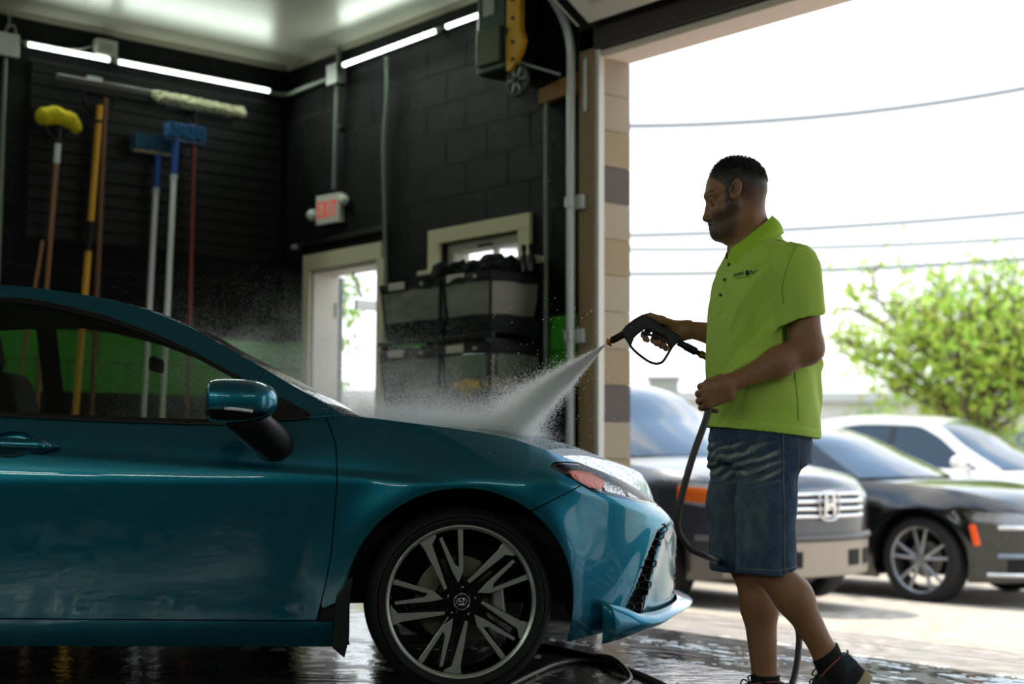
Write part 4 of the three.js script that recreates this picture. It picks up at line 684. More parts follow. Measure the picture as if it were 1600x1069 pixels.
{ // exit sign with two emergency lamp heads
  const t = thing('exit_sign', 'white exit sign with red letters and two lamp heads beside the door', 'exit sign', [-2.70, 2.525, IN + 0.01]);
  t.rotation.y = 0.12; t.scale.setScalar(0.86);
  mesh('case', box(0.30, 0.24, 0.05, 0.008, [0, 0, 0.03]), S(0xc9c8bd, 0.5), t);
  const bar = (x, y, w, h) => box(w, h, 0.004, 0.0008, [x, y, 0.056]);
  const red = new THREE.MeshStandardMaterial({ color: 0xc8402f, roughness: 0.5, emissive: 0xd83a28, emissiveIntensity: 0.35 });
  const L = 0.13, s = 0.017, ch = [];
  const E0 = -0.097, X0 = -0.032, I0 = 0.03, T0 = 0.082;
  const diag = (x, a) => xf(box(s, L * 1.06, 0.004, 0.0008), [x, 0, 0.056], [0, 0, a]);
  const letters = { E: [bar(E0 - 0.016, 0, s, L), bar(E0, L / 2 - s / 2, 0.048, s), bar(E0, 0, 0.042, s), bar(E0, -L / 2 + s / 2, 0.048, s)], X: [diag(X0, 0.33), diag(X0, -0.33)], I: [bar(I0, 0, s, L)], T: [bar(T0, L / 2 - s / 2, 0.058, s), bar(T0, 0, s, L)] };
  for (const k of Object.keys(letters)) tag(mesh('letter', join(letters[k]), red, t), 'red letter ' + k + ' of EXIT');
  for (const x of [-0.2, 0.19]) { const h = mesh('lamp_head', join([xf(new THREE.SphereGeometry(0.05, 20, 14), [x, x < 0 ? -0.03 : 0.05, 0.05], [0, 0, 0], [1, 1, 0.8]), rod([x * 0.7, 0, 0.03], [x, x < 0 ? -0.03 : 0.05, 0.04], 0.02)]), S(0xb5b5a8, 0.5), t); mesh('lens', xf(new THREE.SphereGeometry(0.038, 20, 10), [x, x < 0 ? -0.03 : 0.05, 0.07], [0, 0, 0], [1, 1, 0.7]), P(0xd8d8d0, 0.1), h); }
  tag(mesh('door_stop', join([rod([-3.15, 2.3, IN], [-3.15, 2.3, IN + 0.06], 0.016), box(0.05, 0.03, 0.03, 0.006, [-3.12, 2.3, IN + 0.06])]), mat.galv), 'tiny metal catch on the wall left of the exit door', 'catch');
  tag(mesh('header_bar', boxAt(-3.12, -2.05, 2.30, 2.335, IN, IN + 0.03), S(0x141414, 0.5)), 'black bar mounted above the exit door casing', 'bar');
}
{ // opener box: dark green case with yellow cheek, pulley below, timber block
  const t = thing('door_opener', 'dark green and yellow door opener box with a round pulley beneath', 'door opener', [-0.66, 3.0, IN]);
  const gm = P(0x12351f, 0.4), ym = P(0xe0a010, 0.45);
  mesh('case', boxAt(-0.17, 0.10, 0.06, 0.62, 0, 0.24, 0.02), gm, t);
  mesh('cover', boxAt(-0.14, 0.08, 0.1, 0.32, 0.24, 0.27, 0.012), P(0x3f4a22, 0.5), t);
  mesh('yellow_cheek', extrude([[0.02, 0.04], [0.1, 0.13], [0.13, 0.2], [0.10, 0.26], [0.10, 0.62], [-0.02, 0.62], [-0.02, 0.3], [0.0, 0.28], [-0.02, 0.24], [-0.02, 0.04]].map(([a, b]) => [a, b]), 0.03, 0.004).translate(0.12, 0, 0.2), ym, t);
  mesh('label_sheet', boxAt(-0.1, 0.0, 0.4, 0.53, 0.241, 0.246, 0.001), S(0xa9ab9a, 0.6), t);
  const pu = mesh('pulley', join([xf(new THREE.TorusGeometry(0.085, 0.014, 10, 40), [0.17, -0.02, 0.2]), xf(new THREE.CylinderGeometry(0.075, 0.075, 0.03, 32), [0.17, -0.02, 0.19], [Math.PI / 2, 0, 0]), rod([0.17, -0.02, 0.0], [0.17, -0.02, 0.24], 0.018)]), P(0x3a3d3c, 0.4, { metalness: 0.5 }), t);
  for (let k = 0; k < 6; k++) mesh('spoke', rod([0.17, -0.02, 0.214], [0.17 + 0.075 * Math.cos(k * 1.047), -0.02 + 0.075 * Math.sin(k * 1.047), 0.214], 0.006), mat.galv, pu);
  mesh('lever', rod([0.16, 0.09, 0.2], [0.42, -0.02, 0.1], 0.008), mat.galv, t);
  mesh('bolt', join([[0.1, 0.45], [0.1, 0.34], [0.1, 0.2], [0.1, 0.1]].map(([x, y]) => rod([x + 0.06, y, 0.2], [x + 0.06, y, 0.24], 0.012))), mat.darkMetal, t);
  tag(mesh('timber_block', extrude([[0, 0], [0.32, 0.02], [0.32, 0.13], [0, 0.09]], 0.05, 0.003).translate(-0.48, 2.86, IN + 0.002), S(0x9a6a35, 0.7, { bumpMap: woodT, bumpScale: 0.002 })), 'orange-brown timber block under the opener pulley', 'timber block');
}
// ---- shelf rails and fabric totes
{
  const rack = thing('shelf_rack', 'black two-tier wall rack carrying the fabric totes', 'rack', [0, 0, 0]);
  for (const y of [1.515, 1.06]) { for (const z of [0.27, 0.6]) mesh('rail', boxAt(-1.56, -0.46, y - 0.03, y - 0.005, z, z + 0.03), mat.darkMetal, rack); for (const x of [-1.5, -0.95, -0.5]) mesh('bracket', boxAt(x - 0.015, x + 0.015, y - 0.06, y - 0.03, IN, 0.64), mat.darkMetal, rack); }
  for (const x of [-1.54, -0.47]) mesh('post', boxAt(x - 0.02, x + 0.02, 0.3, 1.95, IN, IN + 0.04), mat.darkMetal, rack);
  mesh('top_rail', boxAt(-0.62, -0.42, 1.93, 1.965, IN + 0.02, IN + 0.06), S(0xa09a80, 0.5), rack);
  const weave = tex(128, 128, (u, v) => 0.5 + 0.4 * Math.sin(u * 6.2832 * 32) * Math.sin(v * 6.2832 * 32), 6);
  const greyF = S(0x77766a, 0.9, { bumpMap: weave, bumpScale: 0.0015 }), greyF2 = S(0x817f72, 0.9, { bumpMap: weave, bumpScale: 0.0015 }), blk = S(0x0a0a0d, 0.85, { bumpMap: weave, bumpScale: 0.0015 });
  const tote = (label, x0, x1, y0, y1, seed, mid, lower) => {
    const t = thing('fabric_tote', label, 'tote', [(x0 + x1) / 2, y0, 0.445], 0, lower ? 'totes on the lower tier' : 'totes on the upper tier'), W = x1 - x0, H = y1 - y0, D = 0.37;
    const band = (h0, h1, ex = 0) => grid(96, 10, (i, j) => { const h = lerp(h0, h1, j), a = i * 4, k = Math.floor(a) % 4, f = a - Math.floor(a), tp = lerp(0.86, 1, h), w = W / 2 * tp + ex, d = D / 2 * tp + ex, c = [[-w, d], [w, d], [w, -d], [-w, -d]], p = c[k], q = c[(k + 1) % 4]; let x = lerp(p[0], q[0], f), z = lerp(p[1], q[1], f); const bul = 0.02 * Math.sin(f * Math.PI) * Math.sin(h * Math.PI) + 0.016 * nz(x * 7, h * 5, seed) ; const n = [[0, 1], [1, 0], [0, -1], [-1, 0]][k]; return [x + n[0] * bul, h * H + 0.006 * nz(x * 9, z * 9, seed + 3), z + n[1] * bul]; });
    mesh('body', join([band(0.28, 0.86)]), mid, t); mesh('base_band', join([band(0, 0.3, 0.003), boxAt(-W * 0.42, W * 0.42, 0.0, 0.02, -D * 0.42, D * 0.42, 0.005)]), blk, t); mesh('rim_band', join([band(0.84, 1, 0.006)]), blk, t);
    mesh('label_holder', box(0.16, 0.045, 0.008, 0.003, [-W * 0.2, H * 0.94, D / 2 + 0.012]), S(0xc0b8a8, 0.5), t);
    mesh('snap', join([rod([W * 0.22, H * 0.93, D / 2], [W * 0.22, H * 0.93, D / 2 + 0.018], 0.012)]), mat.galv, t);
    mesh('seam_binding', join([rod([-W * 0.44, 0.02, D * 0.44], [-W * 0.5, H, D * 0.5], 0.008), rod([W * 0.44, 0.02, D * 0.44], [W * 0.5, H, D * 0.5], 0.008)]), blk, t);
    return t;
  };
  tote('grey and black tote on the upper tier next to the exit door', -1.53, -0.93, 1.517, 1.86, 1, greyF);
  tote('wider grey and black tote on the upper tier under the small window', -0.905, -0.47, 1.517, 1.86, 5, greyF2);
  tote('grey tote on the lower tier next to the exit door', -1.53, -0.93, 1.062, 1.455, 9, greyF, true);
  const lr = tote('lower tier tote with two clear front pockets', -0.905, -0.47, 1.062, 1.455, 13, greyF2, true);
  const pk = P(0x8d9a86, 0.12, { clearcoat: 1, bumpMap: grainT, bumpScale: 0.01 });
  mesh('clear_pocket', box(0.2, 0.13, 0.012, 0.004, [0.09, 0.27, 0.2]), pk, lr); mesh('clear_pocket', box(0.012, 0.13, 0.24, 0.004, [0.227, 0.27, 0.02]), pk, lr);
  mesh('yellow_cloth', xf(nets((x, y, z) => ell(x, y, z, [0, 0, 0], [0.15, 0.035, 0.03]) + 0.02 * nz(x * 14, y * 14, z * 14), [-0.2, -0.07, -0.06], [0.2, 0.07, 0.06], 0.01), [0.05, 0.15, 0.2]), S(0xb29028, 0.9), lr);
  // dark cloths heaped on top of the upper totes
  const rag = (label, x, y, z, w, h, seed) => tag(mesh('rag', nets((X, Y, Z) => ell(X, Y, Z, [0, 0, 0], [w, h, 0.14]) + 0.035 * nz(X * 12, Y * 12, Z * 12 + seed) + 0.018 * nz(X * 28, Y * 28, Z * 28 + seed), [-w - 0.05, -h - 0.05, -0.2], [w + 0.05, h + 0.06, 0.2], 0.011).translate(x, y, z), S(0x08090c, 0.95)), label, 'cloth', 'dark cloths on the upper totes');
  rag('black crumpled cloth heaped over the gap between the two upper totes', -1.0, 1.885, 0.47, 0.15, 0.085, 1);
  rag('low black cloth just right of the label holder on the wide tote', -0.77, 1.88, 0.47, 0.075, 0.07, 8);
  rag('largest black cloth, spread over the middle of the wide tote', -0.62, 1.89, 0.46, 0.12, 0.09, 4);
  tag(mesh('white_cap', nets((X, Y, Z) => ell(X, Y, Z, [0, 0, 0], [0.03, 0.04, 0.03]), [-0.05, -0.06, -0.05], [0.05, 0.06, 0.05], 0.008).translate(-1.13, 1.955, 0.5), S(0xb8b8b0, 0.5)), 'small white bottle cap poking out of the heaped cloths', 'bottle cap');
  for (const [x, n] of [[-0.5, 'first'], [-0.44, 'second']]) { const b = thing('bottle', 'dark spray bottle on the wide tote, ' + n + ' from the cloths', 'bottle', [x, 1.86, 0.36]); mesh('body', lathe([[0, 0], [0.026, 0], [0.028, 0.02], [0.028, 0.09], [0.012, 0.12], [0.012, 0.14]], 20), S(0x0b1216, 0.3), b); mesh('cap', lathe([[0, 0.175], [0.014, 0.17], [0.014, 0.135]], 16), mat.black, b); }
}
// ---- slatted tool board and the brushes hung on the left wall
{
  const sb = thing('tool_board', 'black slatted board on the left wall with tools hung from it', 'tool board', [LX, 0, 0]);
  const sg = box(0.022, 0.072, 2.0, 0.003), sm = P(0x0c0c0c, 0.5, { specularIntensity: 0.35 });
  mesh('backing', boxAt(0.001, 0.008, 2.2, 3.38, 0.27, 2.17), mat.black, sb);
  for (let k = 0; k < 14; k++) { const m = mesh('slat', sg, sm, sb); m.scale.z = 0.94; m.position.set(0.018, 2.25 + k * 0.083, 1.22); }
  const W = LX + 0.10, woodP = P(0x8a5a34, 0.5), hook = (label, y, z) => { const t = thing('tool_clip', label, 'clip', [LX + 0.03, y, z]); mesh('plate', box(0.02, 0.08, 0.11, 0.006), S(0x7c8286, 0.5), t); mesh('jaw', join([box(0.08, 0.02, 0.02, 0.006, [0.045, -0.02, -0.03]), box(0.08, 0.02, 0.02, 0.006, [0.045, -0.02, 0.03])]), mat.rubber, t); };
  hook('grey clip holding the wide squeegee', 3.29, 1.73); hook('grey clip holding the dust mop', 3.26, 1.03);
  { // yellow brush
    const t = thing('wash_brush', 'yellow wash brush on a brown wooden pole, leftmost of the hanging tools', 'brush', [W, 0, 0]);
    mesh('bristle_head', nets((x, y, z) => { const s = smin(cone(x, y, z, [0.02, 2.985, 2.10], [0.02, 3.005, 2.03], 0.058, 0.055), smin(cone(x, y, z, [0.02, 3.005, 2.03], [0.02, 2.985, 1.93], 0.05, 0.05), cone(x, y, z, [0.02, 2.985, 1.93], [0.02, 2.95, 1.89], 0.048, 0.042), 0.03), 0.03); return s + 0.006 * nz(x * 60, y * 60, z * 60); }, [-0.07, 2.86, 1.82], [0.1, 3.09, 2.18], 0.008), S(0xc4b20e, 0.95), t);
    mesh('bracket', join([tube([[0.02, 2.93, 2.09], [0.02, 2.88, 2.07], [0.02, 2.84, 2.01]], 0.01, 20, 6), tube([[0.02, 2.93, 1.93], [0.02, 2.88, 1.96], [0.02, 2.84, 2.0]], 0.01, 20, 6), rod([0.02, 2.93, 2.0], [0.02, 2.7, 2.01], 0.02)]), mat.darkMetal, t);
    mesh('ferrule', rod([0.02, 2.82, 2.005], [0.02, 2.69, 2.01], 0.021), mat.galv, t);
    mesh('pole', rod([0.02, 2.7, 2.01], [0.07, 0.02, 2.17], 0.016), woodP, t);
  }
  tag(mesh('stick', rod([W + 0.03, 2.18, 2.09], [W + 0.09, 0.02, 2.41], 0.011), woodP), 'thin dull stick leaning behind the brown pole of the yellow brush', 'stick');
  { // squeegee with yellow handle
    const t = thing('floor_squeegee', 'wide dark squeegee with a yellow and black fibreglass handle', 'squeegee', [W, 0, 0]);
    mesh('blade', boxAt(-0.02, 0.02, 3.235, 3.285, 1.33, 2.02, 0.01), P(0x3a3530, 0.5), t); mesh('rubber', boxAt(-0.008, 0.008, 3.2, 3.24, 1.34, 2.01, 0.003), mat.rubber, t);
    mesh('yoke', join([tube([[0.0, 3.22, 1.84], [0, 3.12, 1.82], [0, 3.06, 1.74]], 0.01, 20, 6), tube([[0, 3.22, 1.6], [0, 3.12, 1.64], [0, 3.06, 1.72]], 0.01, 20, 6)]), mat.darkMetal, t);
    const at = (y) => [0.01, y, lerp(1.722, 1.79, (3.1 - y) / 1.25)];
    const ye = P(0xd89a0c, 0.4);
    mesh('handle', join([rod(at(3.12), at(2.34), 0.021), rod(at(2.14), at(0.02), 0.021)]), ye, t); mesh('grip', join([rod(at(2.34), at(2.30), 0.024), rod(at(2.31), at(2.15), 0.019)]), mat.rubber, t); mesh('collar', join([rod(at(3.02), at(3.0), 0.024)]), mat.rubber, t);
  }
  tag(mesh('pole', rod([W + 0.01, 3.18, 1.685], [W + 0.03, 0.02, 1.75], 0.017), P(0x6d4526, 0.55)), 'plain brown wooden pole right beside the yellow handle', 'pole');
  // two blue brushes with white aluminium poles
  [['blue wash brush with a white pole, left of the pair', 1.29, 1.34, 1.36, 2.92, 0.0], ['blue wash brush with a white pole, right of the pair', 1.225, 1.262, 1.18, 3.0, 0.05]].forEach(([label, zt, zb, zh, yh, dx], i) => {
    const t = thing('wash_brush', label, 'brush', [W + dx * 2.6, 0, 0]);
    mesh('bristle_head', nets((x, y, z) => { const d = Math.max(Math.abs(x) - 0.045, Math.abs(y - yh) - 0.05, Math.abs(z - zh + 0.02) - 0.14); return d + 0.012 * nz(x * 50, y * 30, z * 50); }, [-0.08, yh - 0.09, zh - 0.2], [0.08, yh + 0.09, zh + 0.18], 0.008), S(i ? 0x1c4f7c : 0x23506a, 0.95), t);
    mesh('block', box(0.05, 0.025, 0.27, 0.006, [0, yh - 0.06, zh - 0.02]), S(i ? 0x1a3c66 : 0x8d8464, 0.5), t);
    mesh('sleeve', rod([0, yh - 0.06, zt], [0, yh - 0.34, zt + 0.012], 0.023, 0.019), P(0x1848a0, 0.4), t);
    mesh('collar', rod([0, yh - 0.3, zt + 0.01], [0, yh - 0.335, zt + 0.012], 0.025), S(0xb9bcc0, 0.4), t);
    mesh('pole', rod([0, yh - 0.33, zt + 0.012], [0.03, 0.02, zb + 0.065], 0.019), P(0xd4d6d4, 0.4, { metalness: 0.3 }), t);
  });
  { // dust mop with red pole
    const t = thing('dust_mop', 'wide shaggy off-white dust mop on a thin red pole', 'mop', [W, 0, 0]);
    mesh('mop_head', nets((x, y, z) => { const d = smin(cone(x, y, z, [0.02, 3.255, 1.33], [0.02, 3.245, 0.66], 0.032, 0.032), cone(x, y, z, [0.05, 3.225, 1.31], [0.05, 3.215, 0.68], 0.028, 0.028), 0.02); return d + 0.012 * nz(x * 45, y * 45, z * 34) + 0.006 * nz(x * 90, y * 90, z * 70); }, [-0.06, 3.15, 0.58], [0.13, 3.33, 1.41], 0.008), S(0x8f8d70, 0.98), t);
    mesh('frame', join([boxAt(0.0, 0.03, 3.19, 3.2, 0.75, 1.25)]), mat.galv, t); mesh('socket', rod([0.02, 3.2, 1.035], [0.02, 3.1, 1.035], 0.018), mat.darkMetal, t);
    mesh('pole', rod([0.02, 3.12, 1.035], [0.04, 0.02, 1.055], 0.014), P(0x7a2a1e, 0.45), t);
  }
}
// ---------------------------------------------------------------- the worker: x to the picture's right, y up, z towards the camera; faces -x
const MANPOS = [2.68187, 0, 2.11236], MANTURN = Math.atan2(0.76179, 0.64782);
{
  // --- skin: head, arms and legs as one field
  const seg = (l, k) => (x, y, z) => { let d = 1e9; for (const [a, b, ra, rb] of l) d = smin(d, cone(x, y, z, a, b, ra, rb), k); return d; };
  const head = (x, y, z) => {
    const az = Math.abs(z);
    let d = ell(x, y, z, [-0.068, 1.712, 0], [0.097, 0.094, 0.077]);
    d = smin(d, ell(x, y, z, [-0.102, 1.700, 0], [0.066, 0.066, 0.062]), 0.014);
    d = smin(d, ell(x, y, z, [-0.094, 1.632, 0], [0.070, 0.085, 0.058]), 0.018);
    d = smin(d, cone(x, y, az, [-0.04, 1.612, 0.044], [-0.124, 1.562, 0.016], 0.026, 0.022), 0.035);
    d = smin(d, ell(x, y, z, [-0.134, 1.562, 0], [0.017, 0.019, 0.021]), 0.02);
    d = smin(d, cone(x, y, az, [-0.163, 1.682, 0.006], [-0.148, 1.683, 0.044], 0.0115, 0.011), 0.016); // brow
    d = smin(d, cone(x, y, z, [-0.158, 1.664, 0], [-0.168, 1.614, 0], 0.0085, 0.0105), 0.012); // nose
    d = smin(d, ell(x, y, z, [-0.1685, 1.6085, 0], [0.0125, 0.0105, 0.0125]), 0.008);
    d = smin(d, ell(x, y, az, [-0.157, 1.606, 0.0125], [0.012, 0.0085, 0.0085]), 0.008);
    d = smax(d, -ell(x, y, az, [-0.177, 1.659, 0.033], [0.018, 0.0098, 0.016]), 0.012); // socket
    d = smin(d, ell(x, y, az, [-0.1495, 1.657, 0.033], [0.0135, 0.0125, 0.0135]), 0.003);
    d = smin(d, cone(x, y, az, [-0.1635, 1.6655, 0.026], [-0.152, 1.664, 0.047], 0.0042, 0.0035), 0.005); // lid
    d = smin(d, cone(x, y, az, [-0.122, 1.632, 0.048], [-0.09, 1.648, 0.06], 0.018, 0.016), 0.03); // cheek
    d = smin(d, cone(x, y, az, [-0.157, 1.5895, 0.0], [-0.147, 1.588, 0.02], 0.0075, 0.005), 0.006);
    d = smin(d, cone(x, y, az, [-0.153, 1.5765, 0.0], [-0.144, 1.578, 0.017], 0.0078, 0.005), 0.006);
    d = smax(d, -cone(x, y, az, [-0.166, 1.583, 0], [-0.148, 1.5835, 0.022], 0.0024, 0.002), 0.003);
    // ear, standing out towards the back
    const ex = x + 0.089, ey = y - 1.69, c = Math.cos(0.22), s = Math.sin(0.22), u = ex * c - ey * s, v = ex * s + ey * c, wz = az - 0.083 - u * 0.42;
    let e = ell(u, v, wz, [0, 0, 0], [0.0195, 0.0355, 0.0125]);
    e = smax(e, -ell(u, v, wz, [-0.003, -0.001, 0.0125], [0.0125, 0.0255, 0.0115]), 0.003);
    e = smin(e, ell(u, v, wz, [-0.0135, -0.005, 0.002], [0.005, 0.009, 0.007]), 0.004);
    e = smin(e, cone(u, v, wz, [0.004, 0.018, 0.001], [0.008, -0.012, 0.002], 0.0035, 0.004), 0.004);
    d = smin(d, e, 0.005);
    return d;
  };
  const neck = seg([[[-0.038, 1.63, 0], [0.005, 1.47, 0], 0.056, 0.066], [[-0.06, 1.58, 0], [-0.05, 1.48, 0.0], 0.045, 0.05]], 0.04);
  const S1 = [0.09, 1.42, 0.175], E1 = [0.112, 1.178, 0.195], W1 = [-0.098, 1.082, 0.228];
  const S2 = [-0.03, 1.43, -0.175], E2 = [0.0, 1.225, -0.215], W2 = [-0.205, 1.268, -0.195];
  const arms = seg([[S1, E1, 0.056, 0.047], [E1, [0.02, 1.135, 0.212], 0.046, 0.044], [[0.02, 1.135, 0.212], W1, 0.044, 0.0275], [S2, E2, 0.056, 0.046], [E2, [-0.09, 1.247, -0.205], 0.044, 0.042], [[-0.09, 1.247, -0.205], W2, 0.042, 0.0275]], 0.03);
  const H1 = [0.01, 0.9, 0.1], K1 = [-0.016, 0.53, 0.13], A1 = [0.178, 0.235, 0.13], H2 = [-0.03, 0.9, -0.1], K2 = [-0.02, 0.505, -0.11], A2 = [0.030, 0.10, -0.11];
  const legs = seg([[H1, K1, 0.085, 0.058], [K1, [0.075, 0.42, 0.134], 0.055, 0.053], [[0.075, 0.42, 0.134], A1, 0.053, 0.034], [A1, [0.2, 0.18, 0.13], 0.034, 0.036], [H2, K2, 0.085, 0.06], [K2, [0.012, 0.37, -0.112], 0.058, 0.056], [[0.012, 0.37, -0.112], A2, 0.055, 0.038], [A2, [0.03, 0.06, -0.11], 0.037, 0.036]], 0.04);
  const trunk = seg([[[0.01, 1.38, 0], [0.01, 0.95, 0], 0.12, 0.12], [S1, S2, 0.05, 0.05]], 0.06);
  // near hand: closed round the hose, back of the hand to the camera
  const hose1 = [[-0.165, 1.09, 0.2], [-0.206, 0.96, 0.2]];
  const hand1 = (() => {
    const l = [[W1, [-0.15, 1.062, 0.236], 0.027, 0.027], [[-0.14, 1.075, 0.232], [-0.198, 1.066, 0.236], 0.021, 0.0155], [[-0.14, 1.06, 0.234], [-0.203, 1.045, 0.238], 0.022, 0.0155], [[-0.14, 1.045, 0.232], [-0.202, 1.024, 0.237], 0.021, 0.015], [[-0.135, 1.032, 0.228], [-0.196, 1.004, 0.233], 0.019, 0.0135]];
    return seg(l, 0.016);
  })();
  const fingers1 = [0, 1, 2, 3].map((i) => { const K = [[-0.2, 1.067, 0.236], [-0.206, 1.045, 0.238], [-0.205, 1.023, 0.237], [-0.198, 1.003, 0.233]][i], r = [0.0102, 0.0108, 0.01, 0.0088][i]; const M = [K[0] - 0.016, K[1] - 0.008, K[2] - 0.038], T = [M[0] + 0.026, M[1] - 0.006, M[2] - 0.02], U = [T[0] + 0.024, T[1] - 0.004, T[2] + 0.004]; return seg([[K, M, r * 1.12, r], [M, T, r, r * 0.93], [T, U, r * 0.92, r * 0.78]], 0.006); });
  const thumb1 = seg([[[-0.13, 1.075, 0.215], [-0.155, 1.085, 0.19], 0.016, 0.0125], [[-0.155, 1.085, 0.19], [-0.185, 1.078, 0.175], 0.0122, 0.0098]], 0.01);
  // far hand on the spray gun
  const hand2 = seg([[W2, [-0.24, 1.272, -0.2], 0.0275, 0.026], [[-0.232, 1.262, -0.198], [-0.285, 1.284, -0.208], 0.022, 0.017], [[-0.222, 1.25, -0.2], [-0.262, 1.262, -0.215], 0.02, 0.018], [[-0.285, 1.284, -0.208], [-0.318, 1.276, -0.226], 0.016, 0.0135], [[-0.262, 1.262, -0.215], [-0.275, 1.256, -0.228], 0.017, 0.013]], 0.02);
  const thumb2 = seg([[[-0.25, 1.28, -0.182], [-0.295, 1.296, -0.166], 0.016, 0.0125], [[-0.295, 1.296, -0.166], [-0.334, 1.312, -0.172], 0.0122, 0.0095]], 0.01);
  const fingers2 = [[[-0.322, 1.276, -0.228], [-0.350, 1.25, -0.224], [-0.345, 1.235, -0.2], [-0.341, 1.229, -0.182]], [[-0.306, 1.268, -0.231], [-0.316, 1.232, -0.226], [-0.308, 1.221, -0.2], [-0.301, 1.222, -0.178]], [[-0.291, 1.262, -0.231], [-0.299, 1.223, -0.226], [-0.292, 1.212, -0.2], [-0.286, 1.213, -0.178]], [[-0.276, 1.255, -0.228], [-0.282, 1.216, -0.223], [-0.278, 1.203, -0.2], [-0.273, 1.204, -0.18]]].map((p, i) => { const r = [0.0102, 0.0108, 0.0102, 0.009][i]; return seg([[p[0], p[1], r * 1.15, r], [p[1], p[2], r, r * 0.95], [p[2], p[3], r * 0.95, r * 0.82]], 0.006); });
  const minAll = (l, x, y, z) => { let d = 1e9; for (const f of l) d = Math.min(d, f(x, y, z)); return d; };
  const handF1 = (x, y, z) => smin(smin(hand1(x, y, z), minAll(fingers1, x, y, z), 0.006), thumb1(x, y, z), 0.008);
  const handF2 = (x, y, z) => smin(smin(hand2(x, y, z), minAll(fingers2, x, y, z), 0.005), thumb2(x, y, z), 0.008);
  // colours: brown skin, stubble, cropped hair roots, lips, darker knuckles
  const skinC = [0.30, 0.138, 0.066], beardC = [0.05, 0.036, 0.031], hairC = [0.016, 0.012, 0.011];
  const mixC = (a, b, t) => a.map((v, i) => lerp(v, b[i], t));
  const hairX = table([[1.60, -0.108], [1.68, -0.113], [1.70, -0.118], [1.715, -0.134], [1.735, -0.156], [1.75, -0.172], [1.8, -0.2]]);
  const colour = (x, y, z) => {
    let c = skinC; const m = 1 + 0.10 * nz(x * 60, y * 60, z * 60) + 0.08 * nz(x * 14, y * 14, z * 14); c = c.map((v) => v * m);
    if (y > 1.5 && y < 1.83) {
      const az = Math.abs(z), sp = 0.95 + 0.25 * nz(x * 400, y * 400, z * 400);
      const jawline = 1.65 - 0.62 * Math.max(0, -(x + 0.09)); // upper edge of the beard
      const beard = smooth(-0.062, -0.088, x + 0.15 * (1.62 - y)) * smooth(jawline + 0.02, jawline - 0.012, y) * smooth(1.528, 1.55, y);
      const side = smooth(0.052, 0.062, az) * smooth(-0.124, -0.112, x) * smooth(-0.08, -0.098, x) * smooth(1.775, 1.74, y) * smooth(0.0845, 0.0825, az);
      const scalp = smooth(1.63, 1.74, y + 0.1 * (x + 0.07)) ** 0.5 * smooth(-0.006, 0.008, x - hairX(y)) * smooth(0.0845, 0.0825, az);
      const nape = smooth(-0.07, -0.045, x) * smooth(1.61, 1.70, y);
      c = mixC(c, beardC, clamp(Math.max(beard * 0.8, side * 0.95) * sp, 0, 1)); c = mixC(c, hairC, clamp(Math.max(scalp * 0.97, nape * 0.75) * sp, 0, 0.96));
      if (Math.hypot(x + 0.152, (y - 1.583) * 1.0) < 0.014 && az < 0.024) c = mixC(c, [0.16, 0.06, 0.045], 0.7);
      if (Math.hypot((x + 0.16) * 0.7, (y - 1.688 - 0.1 * (x + 0.16)) * 2.8, (az - 0.03) * 0.45) < 0.0125) c = hairC; // eyebrow
    }
    return c;
  };
  const skin = new THREE.MeshPhysicalMaterial({ vertexColors: true, color: 0xffffff, roughness: 0.5, sheen: 0.15, sheenRoughness: 0.5, sheenColor: new THREE.Color(0.5, 0.4, 0.35) });
  const bodyF = (x, y, z) => smin(smin(smin(arms(x, y, z), legs(x, y, z), 0.02), trunk(x, y, z), 0.04), neck(x, y, z), 0.03);
  const headAll = (x, y, z) => smin(head(x, y, z), neck(x, y, z), 0.03);
  const pieces = [
    nets((x, y, z) => Math.max(bodyF(x, y, z), y - 1.535), [-0.22, 0.05, -0.28], [0.24, 1.6, 0.28], 0.0115, colour),
    nets((x, y, z) => Math.max(headAll(x, y, z), 1.525 - y), [-0.2, 1.51, -0.105], [0.05, 1.82, 0.105], 0.0031, colour),
    nets((x, y, z) => Math.max(smin(handF1(x, y, z), arms(x, y, z), 0.015), x + 0.085), [-0.26, 0.96, 0.14], [-0.07, 1.13, 0.28], 0.003, colour),
    nets((x, y, z) => Math.max(smin(handF2(x, y, z), arms(x, y, z), 0.015), x + 0.2 - 0.01), [-0.37, 1.18, -0.26], [-0.17, 1.34, -0.14], 0.003, colour),
  ];
  const man = mesh('person', mergeGeometries(pieces), skin); man.position.set(...MANPOS); man.rotation.y = MANTURN;
  tag(man, 'person in lime green polo shirt and denim shorts aiming a spray gun at the car', 'person');
  // fingernails and eyes
  mesh('eye', join([-1, 1].map((s) => ball([-0.1585, 1.6572, s * 0.0405], 0.0058, [0.85, 0.5, 0.75], 12))), P(0x120a06, 0.05, { clearcoat: 1 }), man);
  mesh('nail', join([[-0.3405, 1.227, -0.1755], [-0.301, 1.219, -0.1705], [-0.286, 1.210, -0.1705], [-0.273, 1.2015, -0.173]].map((p) => ball(p, 0.006, [0.8, 0.8, 0.35], 10)).concat([ball([-0.331, 1.3145, -0.1645], 0.0065, [1, 0.7, 0.4], 10), ball([-0.207, 0.9985, 0.224], 0.0045, [0.6, 1, 0.8], 10)])), P(0x9a6a52, 0.3), man);
